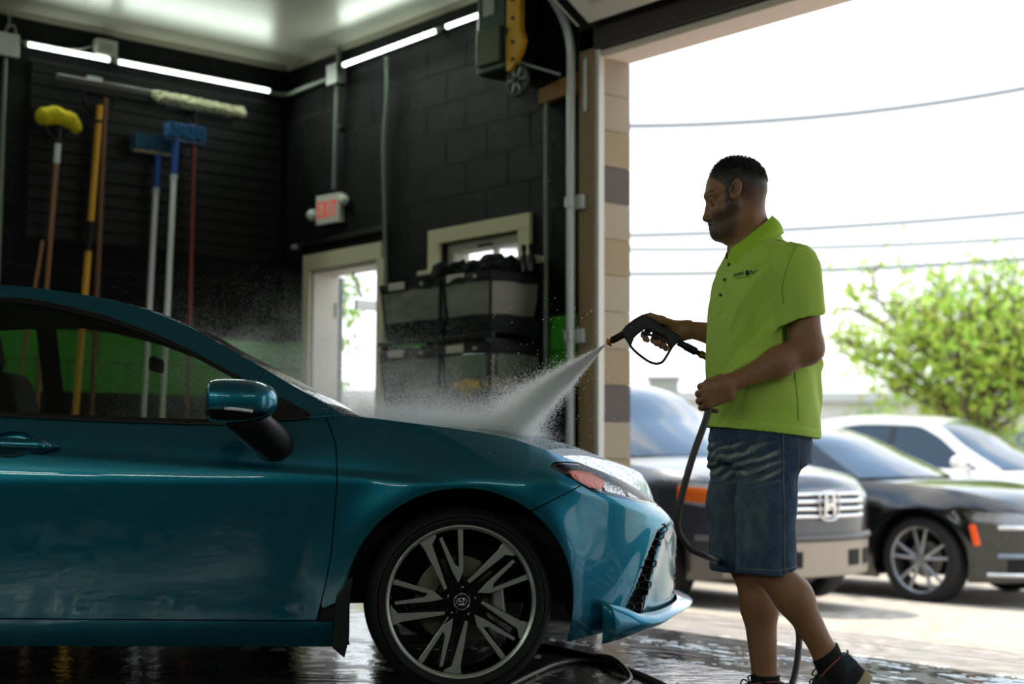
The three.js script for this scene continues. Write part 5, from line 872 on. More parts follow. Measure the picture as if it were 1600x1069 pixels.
  // --- hair: short cropped cap with fine spikes
  {
    const cap = (x, y, z) => ell(x, y, z, [-0.068, 1.712, 0], [0.1035, 0.0985, 0.0815]);
    const line = (x, y, z) => Math.max((1.735 - 0.14 * (x + 0.07)) - y, hairX(y) - x); // hairline at temples and forehead
    const hairF = (x, y, z) => smax(cap(x, y, z) + 0.0012 * nz(x * 220, y * 220, z * 220) + 0.0062 * (1 - smooth(0, 0.06, -line(x, y, z))), line(x, y, z), 0.004);
    const g = nets(hairF, [-0.2, 1.68, -0.1], [0.06, 1.84, 0.1], 0.0034), spikes = [], p = g.attributes.position, n = g.attributes.normal;
    const base = new THREE.ConeGeometry(0.0011, 0.011, 4);
    for (let k = 0; k < 3600; k++) { const i = (rnd() * p.count) | 0, q = V(p.getX(i), p.getY(i), p.getZ(i)), d = V(n.getX(i), n.getY(i), n.getZ(i)); if (d.y < -0.3 || q.y < 1.725) continue; d.add(V(rr(-0.5, 0.2), rr(0, 0.3), rr(-0.3, 0.3))).normalize(); spikes.push(base.clone().applyQuaternion(new THREE.Quaternion().setFromUnitVectors(V(0, 1, 0), d)).translate(q.x + d.x * 0.003, q.y + d.y * 0.003, q.z + d.z * 0.003)); }
    mesh('hair', join([g, ...spikes]), S(0x100c0b, 0.75), man);
  }
  // --- polo shirt
  const lime = [0.5, 0.71, 0.1];
  const tcx = table([[0.85, 0.004], [0.92, 0.006], [1.0, 0.008], [1.1, 0.01], [1.3, 0.014], [1.4, 0.02], [1.5, 0.005], [1.56, -0.01]]), ta = table([[0.85, 0.2], [0.92, 0.205], [1.0, 0.2], [1.1, 0.19], [1.2, 0.19], [1.3, 0.195], [1.4, 0.2], [1.46, 0.175], [1.5, 0.125], [1.54, 0.078]]), tb = table([[0.85, 0.168], [0.92, 0.17], [1.0, 0.169], [1.08, 0.163], [1.16, 0.17], [1.25, 0.168], [1.32, 0.161], [1.4, 0.146], [1.46, 0.122], [1.5, 0.1], [1.54, 0.075]]);
  const FX = -0.906, FZ = 0.42; // the way the chest faces
  const sleeve = (x, y, z) => cone(x, y, z, [0.082, 1.425, 0.168], [0.098, 1.25, 0.182], 0.082, 0.079);
  const sleeve2 = (x, y, z) => cone(x, y, z, [-0.03, 1.43, -0.168], [-0.01, 1.26, -0.19], 0.08, 0.074);
  const fold = (x, y, z) => {
    const l = x * FZ - z * FX, f = x * FX + z * FZ; // sideways and forward on the chest
    let d = 0;
    d += 0.0055 * nz(x * 5 + 2, y * 3.2, z * 5) + 0.003 * nz(x * 12 + y * 6, y * 7, z * 12 + 4);
    const diag = (cx, cy, a, w, amp, L) => { const u = (l - cx) * Math.cos(a) + (y - cy) * Math.sin(a), v = -(l - cx) * Math.sin(a) + (y - cy) * Math.cos(a); return amp * Math.exp(-((v / w) ** 2)) * Math.exp(-((u / L) ** 2)); };
    d += diag(0.1, 1.20, 0.9, 0.016, 0.006, 0.1) + diag(0.06, 1.10, 0.55, 0.014, -0.006, 0.1) + diag(0.0, 1.04, 0.35, 0.016, 0.006, 0.09) + diag(0.1, 1.32, 1.1, 0.013, -0.006, 0.09) + diag(0.13, 1.28, 1.25, 0.012, 0.006, 0.1) + diag(0.05, 1.0, 1.0, 0.018, 0.005, 0.08) + diag(0.12, 1.05, 1.3, 0.015, -0.005, 0.1);
    d += diag(0.02, 1.375, 1.2, 0.008, -0.003, 0.05) + diag(-0.01, 1.37, 0.9, 0.008, 0.003, 0.05) + diag(0.11, 1.42, 0.75, 0.012, 0.004, 0.06);
    return d;
  };
  const armholeN = [0.12, 0.52, 0.84];
  const torso = (x, y, z) => { const px = x - tcx(y), l = px * FZ - z * FX, f = px * FX + z * FZ, a = ta(y), b = tb(y), k = Math.hypot(l / a, f / b); return (k - 1) * Math.min(a, b) * 0.95; };
  const shirtF = (x, y, z) => {
    let d = smin(torso(x, y, z), cone(x, y, z, [0.075, 1.435, 0.16], [-0.03, 1.44, -0.16], 0.062, 0.062), 0.05);
    d = smin(d, cone(x, y, z, [0.0, 1.50, 0.0], [0.06, 1.455, 0.13], 0.072, 0.05), 0.04); d = smin(d, cone(x, y, z, [0, 1.5, 0], [-0.03, 1.455, -0.13], 0.07, 0.05), 0.04);
    const s1 = Math.max(sleeve(x, y, z) + 0.003 * nz(x * 10, y * 8, z * 10) + 0.002 * nz(x * 30, y * 9, z * 30), 1.262 - y + 0.28 * (x - 0.095)), s2 = Math.max(sleeve2(x, y, z), 1.27 - y);
    const seam = 10 * smooth(0.012, 0.04, sleeve(x, y, z)) + Math.abs((x - 0.085) * armholeN[0] + (y - 1.41) * armholeN[1] + (z - 0.112) * armholeN[2]);
    const seamY = Math.abs((y - 1.487) + 0.42 * (x - 0.03) - 0.1 * z); // shoulder seam across the yoke
    d = smin(smin(d, s1, 0.028), s2, 0.028);
    if (y > 1.385) d += 0.0042 * Math.exp(-((seam / 0.0045) ** 2));
    if (z > 0.03 && y > 1.4) d += 0.003 * Math.exp(-((seamY / 0.004) ** 2));
    const l = (x - tcx(y)) * FZ - z * FX, f = (x - tcx(y)) * FX + z * FZ;
    if (f > 0 && y > 1.3) d -= 0.0025 * smooth(0.02, 0.015, Math.abs(l + 0.01)); // placket
    const hemA = y - (0.938 - 0.11 * (x + 0.153)); d -= 0.002 * smooth(0.026, 0.022, hemA);
    d += 2.1 * fold(x, y, z) * smooth(0, 0.04, hemA + 0.02);
    d = Math.max(d, -hemA);
    d = Math.max(d, -(neck(x, y, z) - 0.004)); d = Math.max(d, y - 1.545 - 0.2 * (x + 0.03));
    d = Math.max(d, -(cone(x, y, z, [0.09, 1.35, 0.178], [0.106, 1.2, 0.19], 0.058, 0.066))); // hollow sleeve end
    d = Math.max(d, -cone(x, y, z, [0.005, 1.0, 0.0], [0.005, 0.85, 0.0], 0.10, 0.175) );
    return d;
  };
  const knit = tex(128, 128, (u, v) => 0.5 + 0.3 * Math.sin(u * 6.2832 * 24) * Math.sin(v * 6.2832 * 24), 1);
  const shirtM = P(new THREE.Color(...lime), 0.78, { sheen: 0.3, sheenRoughness: 0.6, sheenColor: new THREE.Color(0.5, 0.7, 0.1) });
  const shirt = mesh('polo_shirt', nets(shirtF, [-0.21, 0.87, -0.29], [0.24, 1.6, 0.285], 0.0062), shirtM, man);
  // collar: folded band, higher at the nape, open at the throat
  {
    const band = (r0, h0, r1, h1, th) => (i) => i;
    const ring = (a, t) => { // a = 0 at the nape, +-pi at the throat; t = 0 inner stand top .. 1 outer edge
      const c = Math.cos(a), s = Math.sin(a), fr = (1 - c) / 2; const k = smooth(0.55, 1, fr);
      const rx = lerp(0.068, 0.092, t) + 0.008 * Math.sin(t * 3.14), rz = lerp(0.064, 0.1, t) + 0.01 * Math.sin(t * 3.14);
      const cx = lerp(-0.022, -0.012, t), y0 = lerp(1.618, 1.505, fr ** 0.9), drop = lerp(0.042, 0.062, fr) + 0.02 * k;
      const px = c * rx, pz = s * rz, wx = px * 0.97 + pz * 0.1 * fr, wz = pz + (-0.42) * Math.min(0, px) * -0.25 * fr;
      return [cx + wx - 0.014 * fr, y0 - drop * t - 0.012 * t * t * (1 - fr), wz * (1 - 0.12 * k) + 0.012 * fr];
    };
    const A0 = 2.78, outer = grid(80, 10, (i, j) => ring(lerp(-A0, A0, i), j)), inner = grid(80, 4, (i, j) => { const p = ring(lerp(-A0, A0, i), 0), q = ring(lerp(-A0, A0, i), 0.5 * j); return [lerp(p[0], -0.02, 0.05 * j + 0.02), p[1] - 0.035 * j, lerp(p[2], 0, 0.05 * j + 0.02)]; }, true);
    const rim = []; for (let i = 0; i <= 60; i++) rim.push(ring(lerp(-A0, A0, i / 60), 1));
    const topl = []; for (let i = 0; i <= 60; i++) topl.push(ring(lerp(-A0, A0, i / 60), 0));
    const g = join([outer, offset(outer, -0.003), inner, tube(rim, 0.0022, 120, 6), tube(topl, 0.0022, 120, 6)]);
    const cm = P(new THREE.Color(0.42, 0.68, 0.035), 0.8, { side: THREE.DoubleSide, bumpMap: knit, bumpScale: 0.0006 });
    mesh('collar', g, cm, shirt);
  }
  // surface point of the shirt in front of the chest, for the embroidery and buttons
  const onShirt = (l, y, lift) => { const cx = tcx(y); let f = 0.3; for (let k = 0; k < 60; k++) { const x = cx + l * FZ + f * FX, z = -l * FX + f * FZ, d = shirtF(x, y, z); if (d < 0.0006) break; f -= Math.max(0.0006, d * 0.8); } f += lift; return [cx + l * FZ + f * FX, y, -l * FX + f * FZ]; };
  { // stitched seams of shoulder, armhole, sleeve hem and side
    const down = (x, y) => { let z = 0.33; for (let k = 0; k < 90; k++) { const d = shirtF(x, y, z); if (d < 0.0005) break; z -= Math.max(0.0005, d * 0.7); } return z > 0.02 ? [x, y, z + 0.0003] : null; };
    const run = (pts, r = 0.0013) => { const c = new THREE.CatmullRomCurve3(pts.map(([x, y]) => V(x, y, 0))), q = c.getPoints(24).map((p) => down(p.x, p.y)).filter(Boolean); return tube(q, r, 80, 5); };
    mesh('seam', join([run([[0.034, 1.522], [0.058, 1.518], [0.078, 1.492]]), run([[0.078, 1.495], [0.055, 1.45], [0.038, 1.405], [0.03, 1.36], [0.034, 1.31]]), run([[0.082, 1.492], [0.11, 1.494], [0.135, 1.482], [0.15, 1.468]]), run([[0.078, 1.22], [0.074, 1.14], [0.08, 1.05], [0.083, 0.955]])]), P(new THREE.Color(0.25, 0.42, 0.03), 0.85), shirt);
  }
  { // embroidered name on the left chest
    const cv = document.createElement('canvas'); cv.width = 512; cv.height = 160; const c = cv.getContext('2d'); c.clearRect(0, 0, 512, 160); c.fillStyle = '#0b3b30'; c.font = 'bold 96px sans-serif'; c.textBaseline = 'middle';
    c.fillText('EURO', 6, 62); c.beginPath(); c.ellipse(330, 62, 36, 52, 0, 0, 7); c.fill(); c.fillText('NE', 372, 62); c.fillRect(70, 132, 370, 8);
    const t = new THREE.CanvasTexture(cv); t.colorSpace = THREE.SRGBColorSpace;
    const lo = 0.032, hi = 0.114, y0 = 1.40, y1 = 1.428;
    const g = grid(30, 10, (i, j) => { const p = onShirt(lerp(lo, hi, i), lerp(y0, y1, j) + 0.004 * (i - 0.5), 0.0016); return [p[0], p[1], p[2], i, j]; }, false);
    tag(mesh('embroidery', g, new THREE.MeshStandardMaterial({ map: t, transparent: true, roughness: 0.7, side: THREE.DoubleSide }), shirt), 'dark green stitched lettering on the chest');
    for (const y of [1.455, 1.405, 1.355]) mesh('button', ball(onShirt(-0.01, y, 0.003), 0.0055, [1, 1, 1], 12), S(0x2c4a20, 0.4), shirt);
  }
  // --- denim shorts
  {
    const denimC = (x, y, z) => {
      const n = fbm(x * 30, y * 14, z * 30, 4), tw = 0.9 + 0.2 * nz(x * 240 + y * 240, y * 240, z * 240);
      let base = [0.028, 0.062, 0.125]; const fade = clamp(smooth(0.0, 0.07, -(x - 0.02)) * smooth(0.95, 0.8, y) * smooth(0.45, 0.6, y) * 0.3 + n * 0.5, 0, 0.5);
      base = mixC(base, [0.2, 0.24, 0.25], fade);
      // bleached crease marks printed across the lap
      if (y > 0.76 && y < 0.90) { const w = y * 1 + 0.55 * Math.abs(x + 0.06) * (x > -0.06 ? -0.5 : 1) + 0.02 * nz(x * 9, y * 9, z * 9); const s = Math.sin(w * 210 + 3 * nz(x * 12, y * 20, z * 12)); const m = smooth(0.1, 0.9, s) * smooth(0.05, 0.0, x) * smooth(0.76, 0.79, y) * smooth(0.9, 0.88, y) * (0.55 + 0.6 * nz(x * 25, y * 25, z * 25)); base = mixC(base, [0.46, 0.47, 0.42], clamp(m, 0, 0.85)); }
      return base.map((v) => v * tw);
    };
    const t1 = (x, y, z) => smin(cone(x, y, z, [0.012, 0.88, 0.085], [-0.006, 0.70, 0.122], 0.098, 0.09), cone(x, y, z, [-0.006, 0.70, 0.125], [-0.012, 0.44, 0.13], 0.088, 0.095), 0.03);
    const t2 = (x, y, z) => smin(cone(x, y, z, [-0.035, 0.88, -0.085], [-0.065, 0.70, -0.105], 0.1, 0.09), cone(x, y, z, [-0.065, 0.70, -0.105], [-0.06, 0.44, -0.11], 0.088, 0.088), 0.03);
    const pel = (x, y, z) => { const l = x * FZ - z * FX, f = x * FX + z * FZ; return (Math.hypot(l / 0.178, f / 0.146) - 1) * 0.146; };
    const hemY1 = (x) => 0.482 - 0.02 * x, f = (x, y, z) => {
      const a = Math.max(t1(x, y, z), 0.487 + 0.1 * (x + 0.02) * (x > 0.03 ? 2 : -0.2) - y), b = Math.max(t2(x, y, z), 0.479 - y);
      let d = smin(smin(a, b, 0.02), Math.max(pel(x, y, z), 0.83 - y), 0.06);
      d += 0.007 * nz(x * 7, y * 4 + 8, z * 7) + 0.0035 * nz(x * 14, y * 18, z * 14) + 0.002 * nz(x * 36, y * 30, z * 36);
      if (y > 0.76 && y < 0.9 && x < 0.05) d += 0.002 * Math.sin((y + 0.5 * Math.abs(x + 0.06) * (x > -0.06 ? -0.5 : 1)) * 210);
      const sx = 0.03 - 0.01 * (0.9 - y); if (z > 0.12) d += 0.0028 * Math.exp(-(((x - sx) / 0.0045) ** 2)); // outer seam
      const hb = y - 0.505; if (Math.abs(hb) < 0.01) d += 0.0018 * Math.exp(-((hb / 0.004) ** 2));
      d = Math.max(d, y - 0.99);
      d = Math.max(d, -cone(x, y, z, [-0.012, 0.62, 0.13], [-0.01, 0.38, 0.13], 0.06, 0.086)); d = Math.max(d, -cone(x, y, z, [-0.055, 0.6, -0.11], [-0.05, 0.36, -0.11], 0.06, 0.08));
      return d;
    };
    const twill = tex(256, 256, (u, v) => 0.5 + 0.4 * Math.sin((u + v) * 6.2832 * 40), 1);
    const sh = mesh('denim_shorts', nets(f, [-0.2, 0.44, -0.24], [0.17, 1.0, 0.26], 0.0056, denimC), new THREE.MeshStandardMaterial({ vertexColors: true, roughness: 0.85 }), man);
    // stitched seams as thread
    const onS = (x, y) => { let z = 0.27; for (let k = 0; k < 80; k++) { const d = f(x, y, z); if (d < 0.0005) break; z -= Math.max(0.0005, d * 0.7); } return [x, y, z + 0.0004]; };
    const th = []; const st = []; for (let i = 0; i <= 30; i++) { const y = lerp(0.93, 0.5, i / 30); st.push(onS(0.036 - 0.01 * (0.9 - y), y)); } th.push(tube(st, 0.0011, 100, 5));
    const hm = []; for (let i = 0; i <= 30; i++) { const x = lerp(-0.1, 0.075, i / 30); hm.push(onS(x, 0.508 + (x > 0.03 ? 0.2 * (x - 0.03) : 0))); } th.push(tube(hm, 0.0011, 100, 5));
    const pk = []; for (let i = 0; i <= 12; i++) { const y = lerp(0.93, 0.74, i / 12); pk.push(onS(0.085, y)); } th.push(tube(pk, 0.0011, 60, 5));
    mesh('stitching', join(th), S(0x8a8c84, 0.8), sh);
  }
  // --- socks and shoes
  const sockM = S(0x0b0c12, 0.9);
  mesh('sock', nets((x, y, z) => Math.max(cone(x, y, z, [0.155, 0.285, 0.13], [0.21, 0.16, 0.13], 0.046, 0.046), (y - 0.252) - 0.75 * (x - 0.165)), [0.09, 0.1, 0.06], [0.28, 0.32, 0.2], 0.005), sockM, man);
  mesh('sock', nets((x, y, z) => Math.max(cone(x, y, z, [0.028, 0.17, -0.11], [0.03, 0.06, -0.11], 0.0475, 0.045), y - 0.147), [-0.04, 0.04, -0.18], [0.1, 0.2, -0.05], 0.005), sockM, man);
  const shoe = (heel, toe, upv, cuff, raised, label) => {
    // u runs from heel to toe, w is up from the sole
    const L = Math.hypot(toe[0] - heel[0], toe[1] - heel[1]), ux = (toe[0] - heel[0]) / L, uy = (toe[1] - heel[1]) / L, wx = upv[0], wy = upv[1], zc = heel[2];
    const to = (x, y) => [(x - heel[0]) * ux + (y - heel[1]) * uy, (x - heel[0]) * wx + (y - heel[1]) * wy];
    const half = table([[-0.03, 0.02], [0.0, 0.034], [0.08, 0.038], [0.18, 0.046], [0.25, 0.04], [0.30, 0.018]]), top = table([[-0.02, 0.10], [0.03, 0.115], [0.09, 0.105], [0.16, 0.075], [0.24, 0.055], [0.3, 0.03]]);
    const up = (x, y, z) => { const [u, w] = to(x, y); let d = Math.max(Math.abs(z - zc) - half(u) * (1 - 0.35 * smooth(0.02, 0.11, w)), w - top(u), 0.02 - w, -0.022 + 0.12 * Math.max(0, w - 0.03) - u, u - 0.285) ; d = smax(d, Math.hypot(u - 0.13, (z - zc) * 1.0, 0) - 0.165, 0.02); return d - 0.004; };
    const uf = (x, y, z) => Math.max(up(x, y, z), -cone(x, y, z, cuff[0], cuff[1], 0.034, 0.039));
    const sf = (x, y, z) => { const [u, w] = to(x, y); return smax(Math.max(Math.abs(z - zc) - half(u) - 0.006, -0.028 - u, u - 0.297), Math.abs(w - 0.008 - 0.02 * smooth(0.22, 0.31, u) - 0.012 * smooth(0.03, -0.03, u)) - 0.019 + 0.003 * Math.sin(u * 300) * (w < 0 ? 1 : 0), 0.008); };
    const lo = [Math.min(heel[0], toe[0]) - 0.16, Math.min(heel[1], toe[1]) - 0.06, zc - 0.07], hi = [Math.max(heel[0], toe[0]) + 0.1, Math.max(heel[1], toe[1]) + 0.17, zc + 0.07];
    const m = mesh('shoe', nets(uf, lo, hi, 0.0052), P(0x10151d, 0.7), man); if (label) m.userData.label = label;
    mesh('sole', nets(sf, lo, hi, 0.0052), S(0xb7a684, 0.75), m);
    mesh('ankle_collar', nets((x, y, z) => Math.max(up(x, y, z) - 0.002, -cone(x, y, z, cuff[0], cuff[1], 0.034, 0.0395), (() => { const [u, w] = to(x, y); return Math.max(0.062 - w, u - 0.085); })()), lo, hi, 0.0052), S(0x2f4148, 0.85), m);
    const P2 = (u, w, z) => [heel[0] + ux * u + wx * w, heel[1] + uy * u + wy * w, zc + z];
    const lace = []; for (let k = 0; k < 5; k++) { const u = 0.10 + k * 0.024, w = top(u) + 0.006; lace.push(tube([P2(u, w - 0.018, 0.034), P2(u + 0.004, w, 0), P2(u, w - 0.018, -0.034)], 0.0026, 20, 6)); }
    lace.push(tube([P2(0.09, top(0.09) + 0.004, 0.01), P2(0.075, top(0.09) + 0.03, 0.022), P2(0.11, top(0.09) + 0.028, 0.03), P2(0.1, top(0.09) + 0.005, 0.015), P2(0.13, top(0.09) + 0.02, 0.045), P2(0.15, 0.055, 0.05)], 0.0024, 50, 6));
    mesh('laces', join(lace), sockM, m);
    mesh('pull_tab', join([tube([P2(-0.008, 0.088, -0.008), P2(-0.022, 0.108, 0), P2(-0.008, 0.088, 0.008)], 0.003, 20, 6)]), S(0xb06a48, 0.7), m);
    mesh('trim', join([tube([P2(0.01, 0.118, 0.04), P2(0.05, 0.118, 0.045), P2(0.095, 0.11, 0.03)], 0.0022, 20, 6)]), S(0xb0553e, 0.6), m);
    return m;
  };
  shoe([0.290, 0.160, 0.13], [0.105, 0.0, 0.13], [0.0, 0.0, 0].map((_, i) => [-0.634, 0.773][i] ?? 0).map((v, i) => (i === 0 ? -0.634 * -1 * -1 : v)), [[0.19, 0.2, 0.13], [0.165, 0.30, 0.13]], true, 'shoe on its toes with the heel lifted');
  shoe([0.078, 0.012, -0.11], [-0.21, 0.012, -0.11], [0, 1], [[0.03, 0.06, -0.11], [0.03, 0.2, -0.11]], false);
}
// ---- spray gun (same frame as the worker) and its hose
{
  const gun = thing('spray_gun', 'black trigger spray gun with an orange nozzle held out towards the bonnet', 'spray gun', MANPOS, MANTURN), Z = -0.192;
  const prof = [[-0.426, 1.250], [-0.426, 1.262], [-0.414, 1.277], [-0.388, 1.298], [-0.362, 1.313], [-0.342, 1.319], [-0.326, 1.314], [-0.313, 1.297], [-0.29, 1.277], [-0.262, 1.262], [-0.238, 1.250], [-0.228, 1.238], [-0.232, 1.226], [-0.244, 1.218], [-0.258, 1.204], [-0.27, 1.210], [-0.277, 1.232], [-0.30, 1.248], [-0.328, 1.26], [-0.346, 1.268], [-0.356, 1.262], [-0.372, 1.25], [-0.386, 1.236], [-0.394, 1.214], [-0.402, 1.214], [-0.412, 1.232]];
  mesh('body', extrude(prof, 0.026, 0.005).translate(0, 0, Z - 0.013), P(0x171b22, 0.42), gun);
  mesh('trigger_guard', xf(tube([[-0.406, 1.232, 0], [-0.394, 1.207, 0], [-0.362, 1.177, 0], [-0.331, 1.157, 0], [-0.309, 1.152, 0], [-0.292, 1.157, 0], [-0.277, 1.177, 0], [-0.262, 1.203, 0], [-0.25, 1.222, 0]], 0.0045, 80, 8), [0, 0, Z], [0, 0, 0]).scale(1, 1, 1), P(0x14181c, 0.2, { clearcoat: 1 }), gun);
  mesh('trigger', join([tube([[-0.36, 1.258, Z], [-0.345, 1.25, Z], [-0.325, 1.246, Z], [-0.30, 1.234, Z], [-0.285, 1.222, Z]], 0.0045, 40, 8)]), P(0x20262c, 0.3), gun);
  mesh('nozzle_fitting', join([rod([-0.421, 1.249, Z], [-0.44, 1.238, Z], 0.013, 0.012), rod([-0.44, 1.238, Z], [-0.459, 1.228, Z], 0.0135, 0.0135, 6), rod([-0.457, 1.229, Z], [-0.468, 1.222, Z], 0.009)]), P(0x2a1d14, 0.35, { metalness: 0.6 }), gun);
  mesh('nozzle_tip', join([rod([-0.466, 1.223, Z], [-0.4705, 1.2205, Z], 0.016, 0.015, 20), rod([-0.4705, 1.2205, Z], [-0.476, 1.2175, Z], 0.009, 0.007)]), P(0xc26a1a, 0.35), gun);
  mesh('swivel', join([rod([-0.238, 1.224, Z], [-0.212, 1.21, Z], 0.0115), rod([-0.214, 1.211, Z], [-0.178, 1.192, Z], 0.0135), rod([-0.178, 1.192, Z], [-0.164, 1.185, Z], 0.009)]), P(0x34363a, 0.3, { metalness: 0.7 }), gun);
  mesh('brass_coupling', join([rod([-0.166, 1.186, Z], [-0.154, 1.18, Z], 0.0135, 0.0135, 6), rod([-0.156, 1.181, Z], [-0.132, 1.168, Z], 0.011, 0.011, 12)]), mat.brass, gun);
  const h = thing('pressure_hose', 'dark grey pressure hose looping from the gun through the left hand down to the floor', 'hose', MANPOS, MANTURN);
  const path = [[-0.134, 1.169, Z], [-0.08, 1.13, Z - 0.012], [0.0, 1.08, -0.2], [0.04, 1.06, -0.05], [0.0, 1.07, 0.1], [-0.1, 1.075, 0.175], [-0.155, 1.062, 0.197], [-0.185, 1.02, 0.205], [-0.2, 0.965, 0.21], [-0.245, 0.844, 0.225], [-0.281, 0.71, 0.225], [-0.2885, 0.63, 0.22], [-0.257, 0.578, 0.2], [-0.175, 0.534, 0.1], [-0.075, 0.49, -0.2], [0.05, 0.42, -0.26], [0.125, 0.335, -0.24], [0.15, 0.281, -0.18], [0.14, 0.216, -0.13], [0.104, 0.13, -0.05], [0.03, 0.05, 0.04], [-0.1, 0.014, 0.06], [-0.3, 0.012, 0.05], [-0.45, 0.012, -0.1]];
  mesh('hose', tube(path, 0.0108, 500, 12), P(0x36302f, 0.42), h);
}
{ // loops of hose lying on the floor
  const g = (x, z, r) => [x, groundY(z) + r, z];
  tag(mesh('floor_hose', tube([g(2.0, 2.75, 0.011), g(1.66, 2.3, 0.011), g(1.45, 1.96, 0.011), g(1.36, 1.78, 0.011), g(1.345, 1.66, 0.011), g(1.42, 1.6, 0.011), g(1.62, 1.66, 0.011), g(1.9, 1.78, 0.011), g(2.16, 1.93, 0.011), g(2.5, 2.2, 0.011)], 0.011, 240, 10), P(0x4a4744, 0.4)), 'grey loop of hose on the wet floor by the front wheel', 'hose');
  tag(mesh('floor_hose', tube([g(0.8, 1.55, 0.012), g(1.05, 1.5, 0.012), g(1.26, 1.53, 0.012), g(1.5, 1.62, 0.034), g(1.72, 1.75, 0.02), g(1.84, 1.86, 0.012), g(1.92, 2.05, 0.012), g(1.9, 2.3, 0.012)], 0.012, 240, 10), P(0x0d0d0e, 0.35)), 'black hose on the wet floor crossing under the grey loop', 'hose');
}
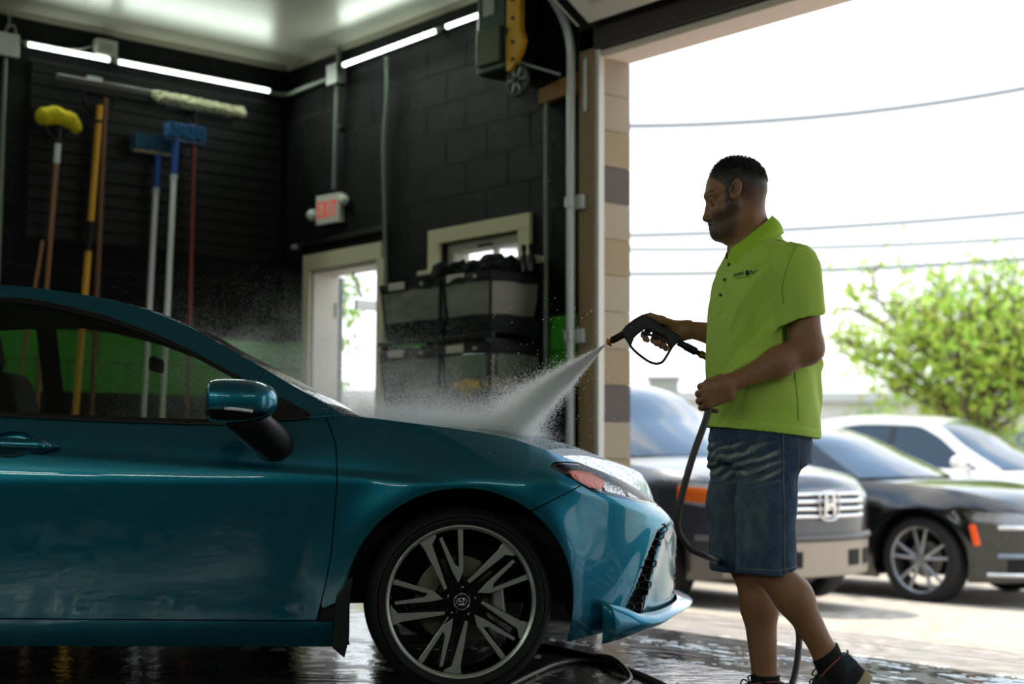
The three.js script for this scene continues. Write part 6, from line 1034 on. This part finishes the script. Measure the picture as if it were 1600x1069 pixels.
// ---------------------------------------------------------------- water: droplets of the jet, the mist it throws up, beads on the car, suds on the floor
{
  const dropG = new THREE.IcosahedronGeometry(1, 0), dropM = P(0xffffff, 1, { transmission: 0.9, thickness: 0 });
  const mm = new THREE.Matrix4(), q = new THREE.Quaternion(), yUp = V(0, 1, 0);
  const cloud = (name, n, place, label, category, cap = n) => {
    const im = new THREE.InstancedMesh(dropG, dropM, cap); im.name = name; let k = 0;
    for (let i = 0; i < n && k < cap; i++) { const r = place(i); if (!r) continue; const [p, s, d, st] = r; if (d) q.setFromUnitVectors(yUp, d); else q.identity(); mm.compose(p, q, V(s, s * (st ?? 1), s)); im.setMatrixAt(k++, mm); }
    im.count = k; scene.add(im); return tag(im, label, category, null, 'stuff');
  };
  const loc = (x, y, z) => V(...CARPOS).add(V(x, y, z - HB).applyAxisAngle(yUp, CARTURN)); // car frame centred on its middle line
  const N = V(2.226, 1.2165, 2.352), A = loc(0.19, 0.94, 0.12), dir = A.clone().sub(N), L = dir.length(); dir.normalize();
  const side = dir.clone().cross(yUp).normalize(), fan = side.clone().cross(dir).normalize();
  const streams = Array.from({ length: 70 }, () => [clamp(gauss() * 0.5, -1, 1) * 0.095, gauss() * 0.02, rr(0.25, 1.4)]);
  cloud('water_spray', 260000, () => {
    const t = Math.pow(rnd(), 0.75), s = streams[(rnd() * streams.length) | 0], w = 0.006 + 0.02 * t, rag2 = rnd() < 0.22 ? 2.6 : 1;
    const a = s[0] + gauss() * 0.012 * rag2 * (1 + t), b = s[1] + gauss() * 0.010 * rag2 * (1 + t);
    const d = dir.clone().addScaledVector(fan, a).addScaledVector(side, b).normalize();
    if (rnd() > s[2]) return null;
    const p = N.clone().addScaledVector(d, 0.004 + t * L * 1.02).add(V(0, -0.012 * t * t, 0));
    return [p, rr(0.0005, 0.001) * (t < 0.25 ? 0.9 : 1), d, 2.6];
  }, 'white fan of water spraying from the gun down onto the bonnet', 'water');
  const back = V(-1, 0, 0).applyAxisAngle(yUp, CARTURN);
  const hoodTop = table([[-0.41, 0.985], [0.008, 0.946], [0.305, 0.92], [0.433, 0.896], [0.593, 0.84], [0.755, 0.774]]);
  cloud('mist', 380000, () => {
    // rebound hugging the bonnet and drifting back towards the windscreen
    const s = Math.abs(gauss()) * 0.34 - 0.05, x = 0.23 - s + gauss() * 0.07, z = 0.12 + gauss() * (0.16 + 0.2 * Math.max(0, s));
    const ex = -Math.log(1 - rnd() * 0.995), h = ex * (0.016 + 0.055 * Math.max(0, s) + 0.02 * Math.exp(-((s / 0.12) ** 2)));
    const y = hoodTop(clamp(x, -0.41, 0.75)) + 0.004 + h, p = loc(x, y, z);
    const dens = 0.55 + 1.1 * fbm(p.x * 7, p.y * 11, p.z * 7, 4); if (rnd() > dens) return null;
    return [p, rr(0.0004, 0.0009)];
  }, 'low white mist bouncing off the bonnet where the jet lands', 'mist');
  cloud('steam', 1500000, () => {
    // thin steam hanging between the car and the walls
    const x = rr(-1.7, 0.3), z = rr(-1.6, -0.5), y = rr(0.75, 1.75);
    const c = Math.exp(-(((x + 0.75) / 0.5) ** 2) - (((y - 1.12) / 0.26) ** 2)) + 0.5 * Math.exp(-(((x + 0.1) / 0.4) ** 2) - (((y - 0.98) / 0.16) ** 2));
    const p = loc(x, y, z), w = smooth(-0.08, 0.34, fbm(p.x * 2.6, p.y * 3.4 + 5, p.z * 2.6, 5));
    if (rnd() > c * (0.4 + 2.6 * w)) return null;
    return [p, rr(0.0004, 0.00075)];
  }, 'faint steam drifting behind the car in front of the dark walls', 'steam', 380000);
  cloud('stray_drops', 260, () => { const t = rnd(), p = N.clone().addScaledVector(dir, L * t).add(V(gauss() * 0.16, gauss() * 0.16, gauss() * 0.16)); return [p, rr(0.001, 0.0022)]; }, 'scattered single drops flying round the jet', 'drops');
  // beads standing on the bonnet, nose, roof edge and door glass
  const bead = new THREE.SphereGeometry(1, 8, 6), beadM = P(0xf4f8fa, 0.03, { metalness: 0.0, clearcoat: 1, transmission: 1, thickness: 0.002, ior: 1.33 });
  const surf = teal.hood, pos = surf.attributes.position, nor = surf.attributes.normal, ix = surf.index.array;
  const im = new THREE.InstancedMesh(bead, beadM, 9000); im.name = 'water_beads'; let k = 0;
  const putBead = (g, want, s0, s1) => {
    const P0 = g.attributes.position, N0 = g.attributes.normal, I = g.index.array, T = I.length / 3; let tries = 0, got = 0;
    while (got < want && tries++ < want * 60 && k < 9000) {
      const t = (rnd() * T) | 0, a = I[3 * t], b = I[3 * t + 1], c = I[3 * t + 2], u = Math.sqrt(rnd()), v = rnd(), w = [1 - u, u * (1 - v), u * v];
      const f = (B, q2) => w[0] * B.getComponent(a, q2) + w[1] * B.getComponent(b, q2) + w[2] * B.getComponent(c, q2);
      const e1 = V(P0.getX(b) - P0.getX(a), P0.getY(b) - P0.getY(a), P0.getZ(b) - P0.getZ(a)), e2 = V(P0.getX(c) - P0.getX(a), P0.getY(c) - P0.getY(a), P0.getZ(c) - P0.getZ(a));
      if (rnd() > e1.cross(e2).length() / 2 / 0.0002) continue;
      const n = V(f(N0, 0), f(N0, 1), f(N0, 2)).normalize(), s = lerp(s0, s1, rnd() ** 2.5); q.setFromUnitVectors(yUp, n); mm.compose(V(f(P0, 0), f(P0, 1), f(P0, 2) - HB), q, V(s * rr(0.8, 1.3), s * 0.45, s)); im.setMatrixAt(k++, mm); got++;
    }
  };
  putBead(clip(surf, (x, y, z) => Math.min(x - 0.2, z + 0.02)), 5600, 0.0009, 0.0026);
  putBead(clip(teal.low, (x, y, z) => Math.min(x - 0.3, y - 0.66, z)), 700, 0.0005, 0.0014);
  putBead(clip(teal.shape.green, (x, y) => Math.min(x + 1.9, -0.6 - x)), 600, 0.0006, 0.0014);
  putBead(clip(teal.shape.roof, (x, y, z) => Math.min(z - 0.5, x + 2)), 1200, 0.001, 0.0024);
  putBead(clip(teal.low, (x, y, z) => Math.min(x - 0.62, z, 0.6 - y, y - 0.28)), 500, 0.0008, 0.002);
  im.count = k; im.userData.kind = 'stuff'; teal.root.add(im);
  // suds and puddle foam by the threshold
  const fg = new THREE.SphereGeometry(1, 10, 6), fm = P(0xeef2f4, 0.5, { transmission: 0.2, thickness: 0 }), foam = new THREE.InstancedMesh(fg, fm, 26000); foam.name = 'soap_suds'; let n = 0;
  for (let i = 0; i < 900000 && n < 26000; i++) { const x = rr(0.6, 4.6), z = rr(-0.25, 2.3), v = 0.55 * fbm(x * 2.2 + 4, z * 2.2, 3, 3) + 0.6 * fbm(x * 7, z * 11, 8, 4) + 0.3 * fbm(x * 26, z * 26, 2, 2); const th = 0.16 - 0.27 * smooth(1.6, 3.0, x) * smooth(1.9, 0.6, z); if (v < th || rnd() > smooth(th, th + 0.17, v)) continue; const s = rr(0.003, 0.014) * (0.6 + 2 * (v - th)); mm.compose(V(x, groundY(z) + 0.0005, z), q.identity(), V(s * rr(0.8, 1.6), s * 0.16, s)); foam.setMatrixAt(n++, mm); }
  foam.count = n; scene.add(foam); tag(foam, 'patches of white soap suds on the wet floor by the doorway', 'suds', null, 'stuff');
}
renderer.render(scene, camera);
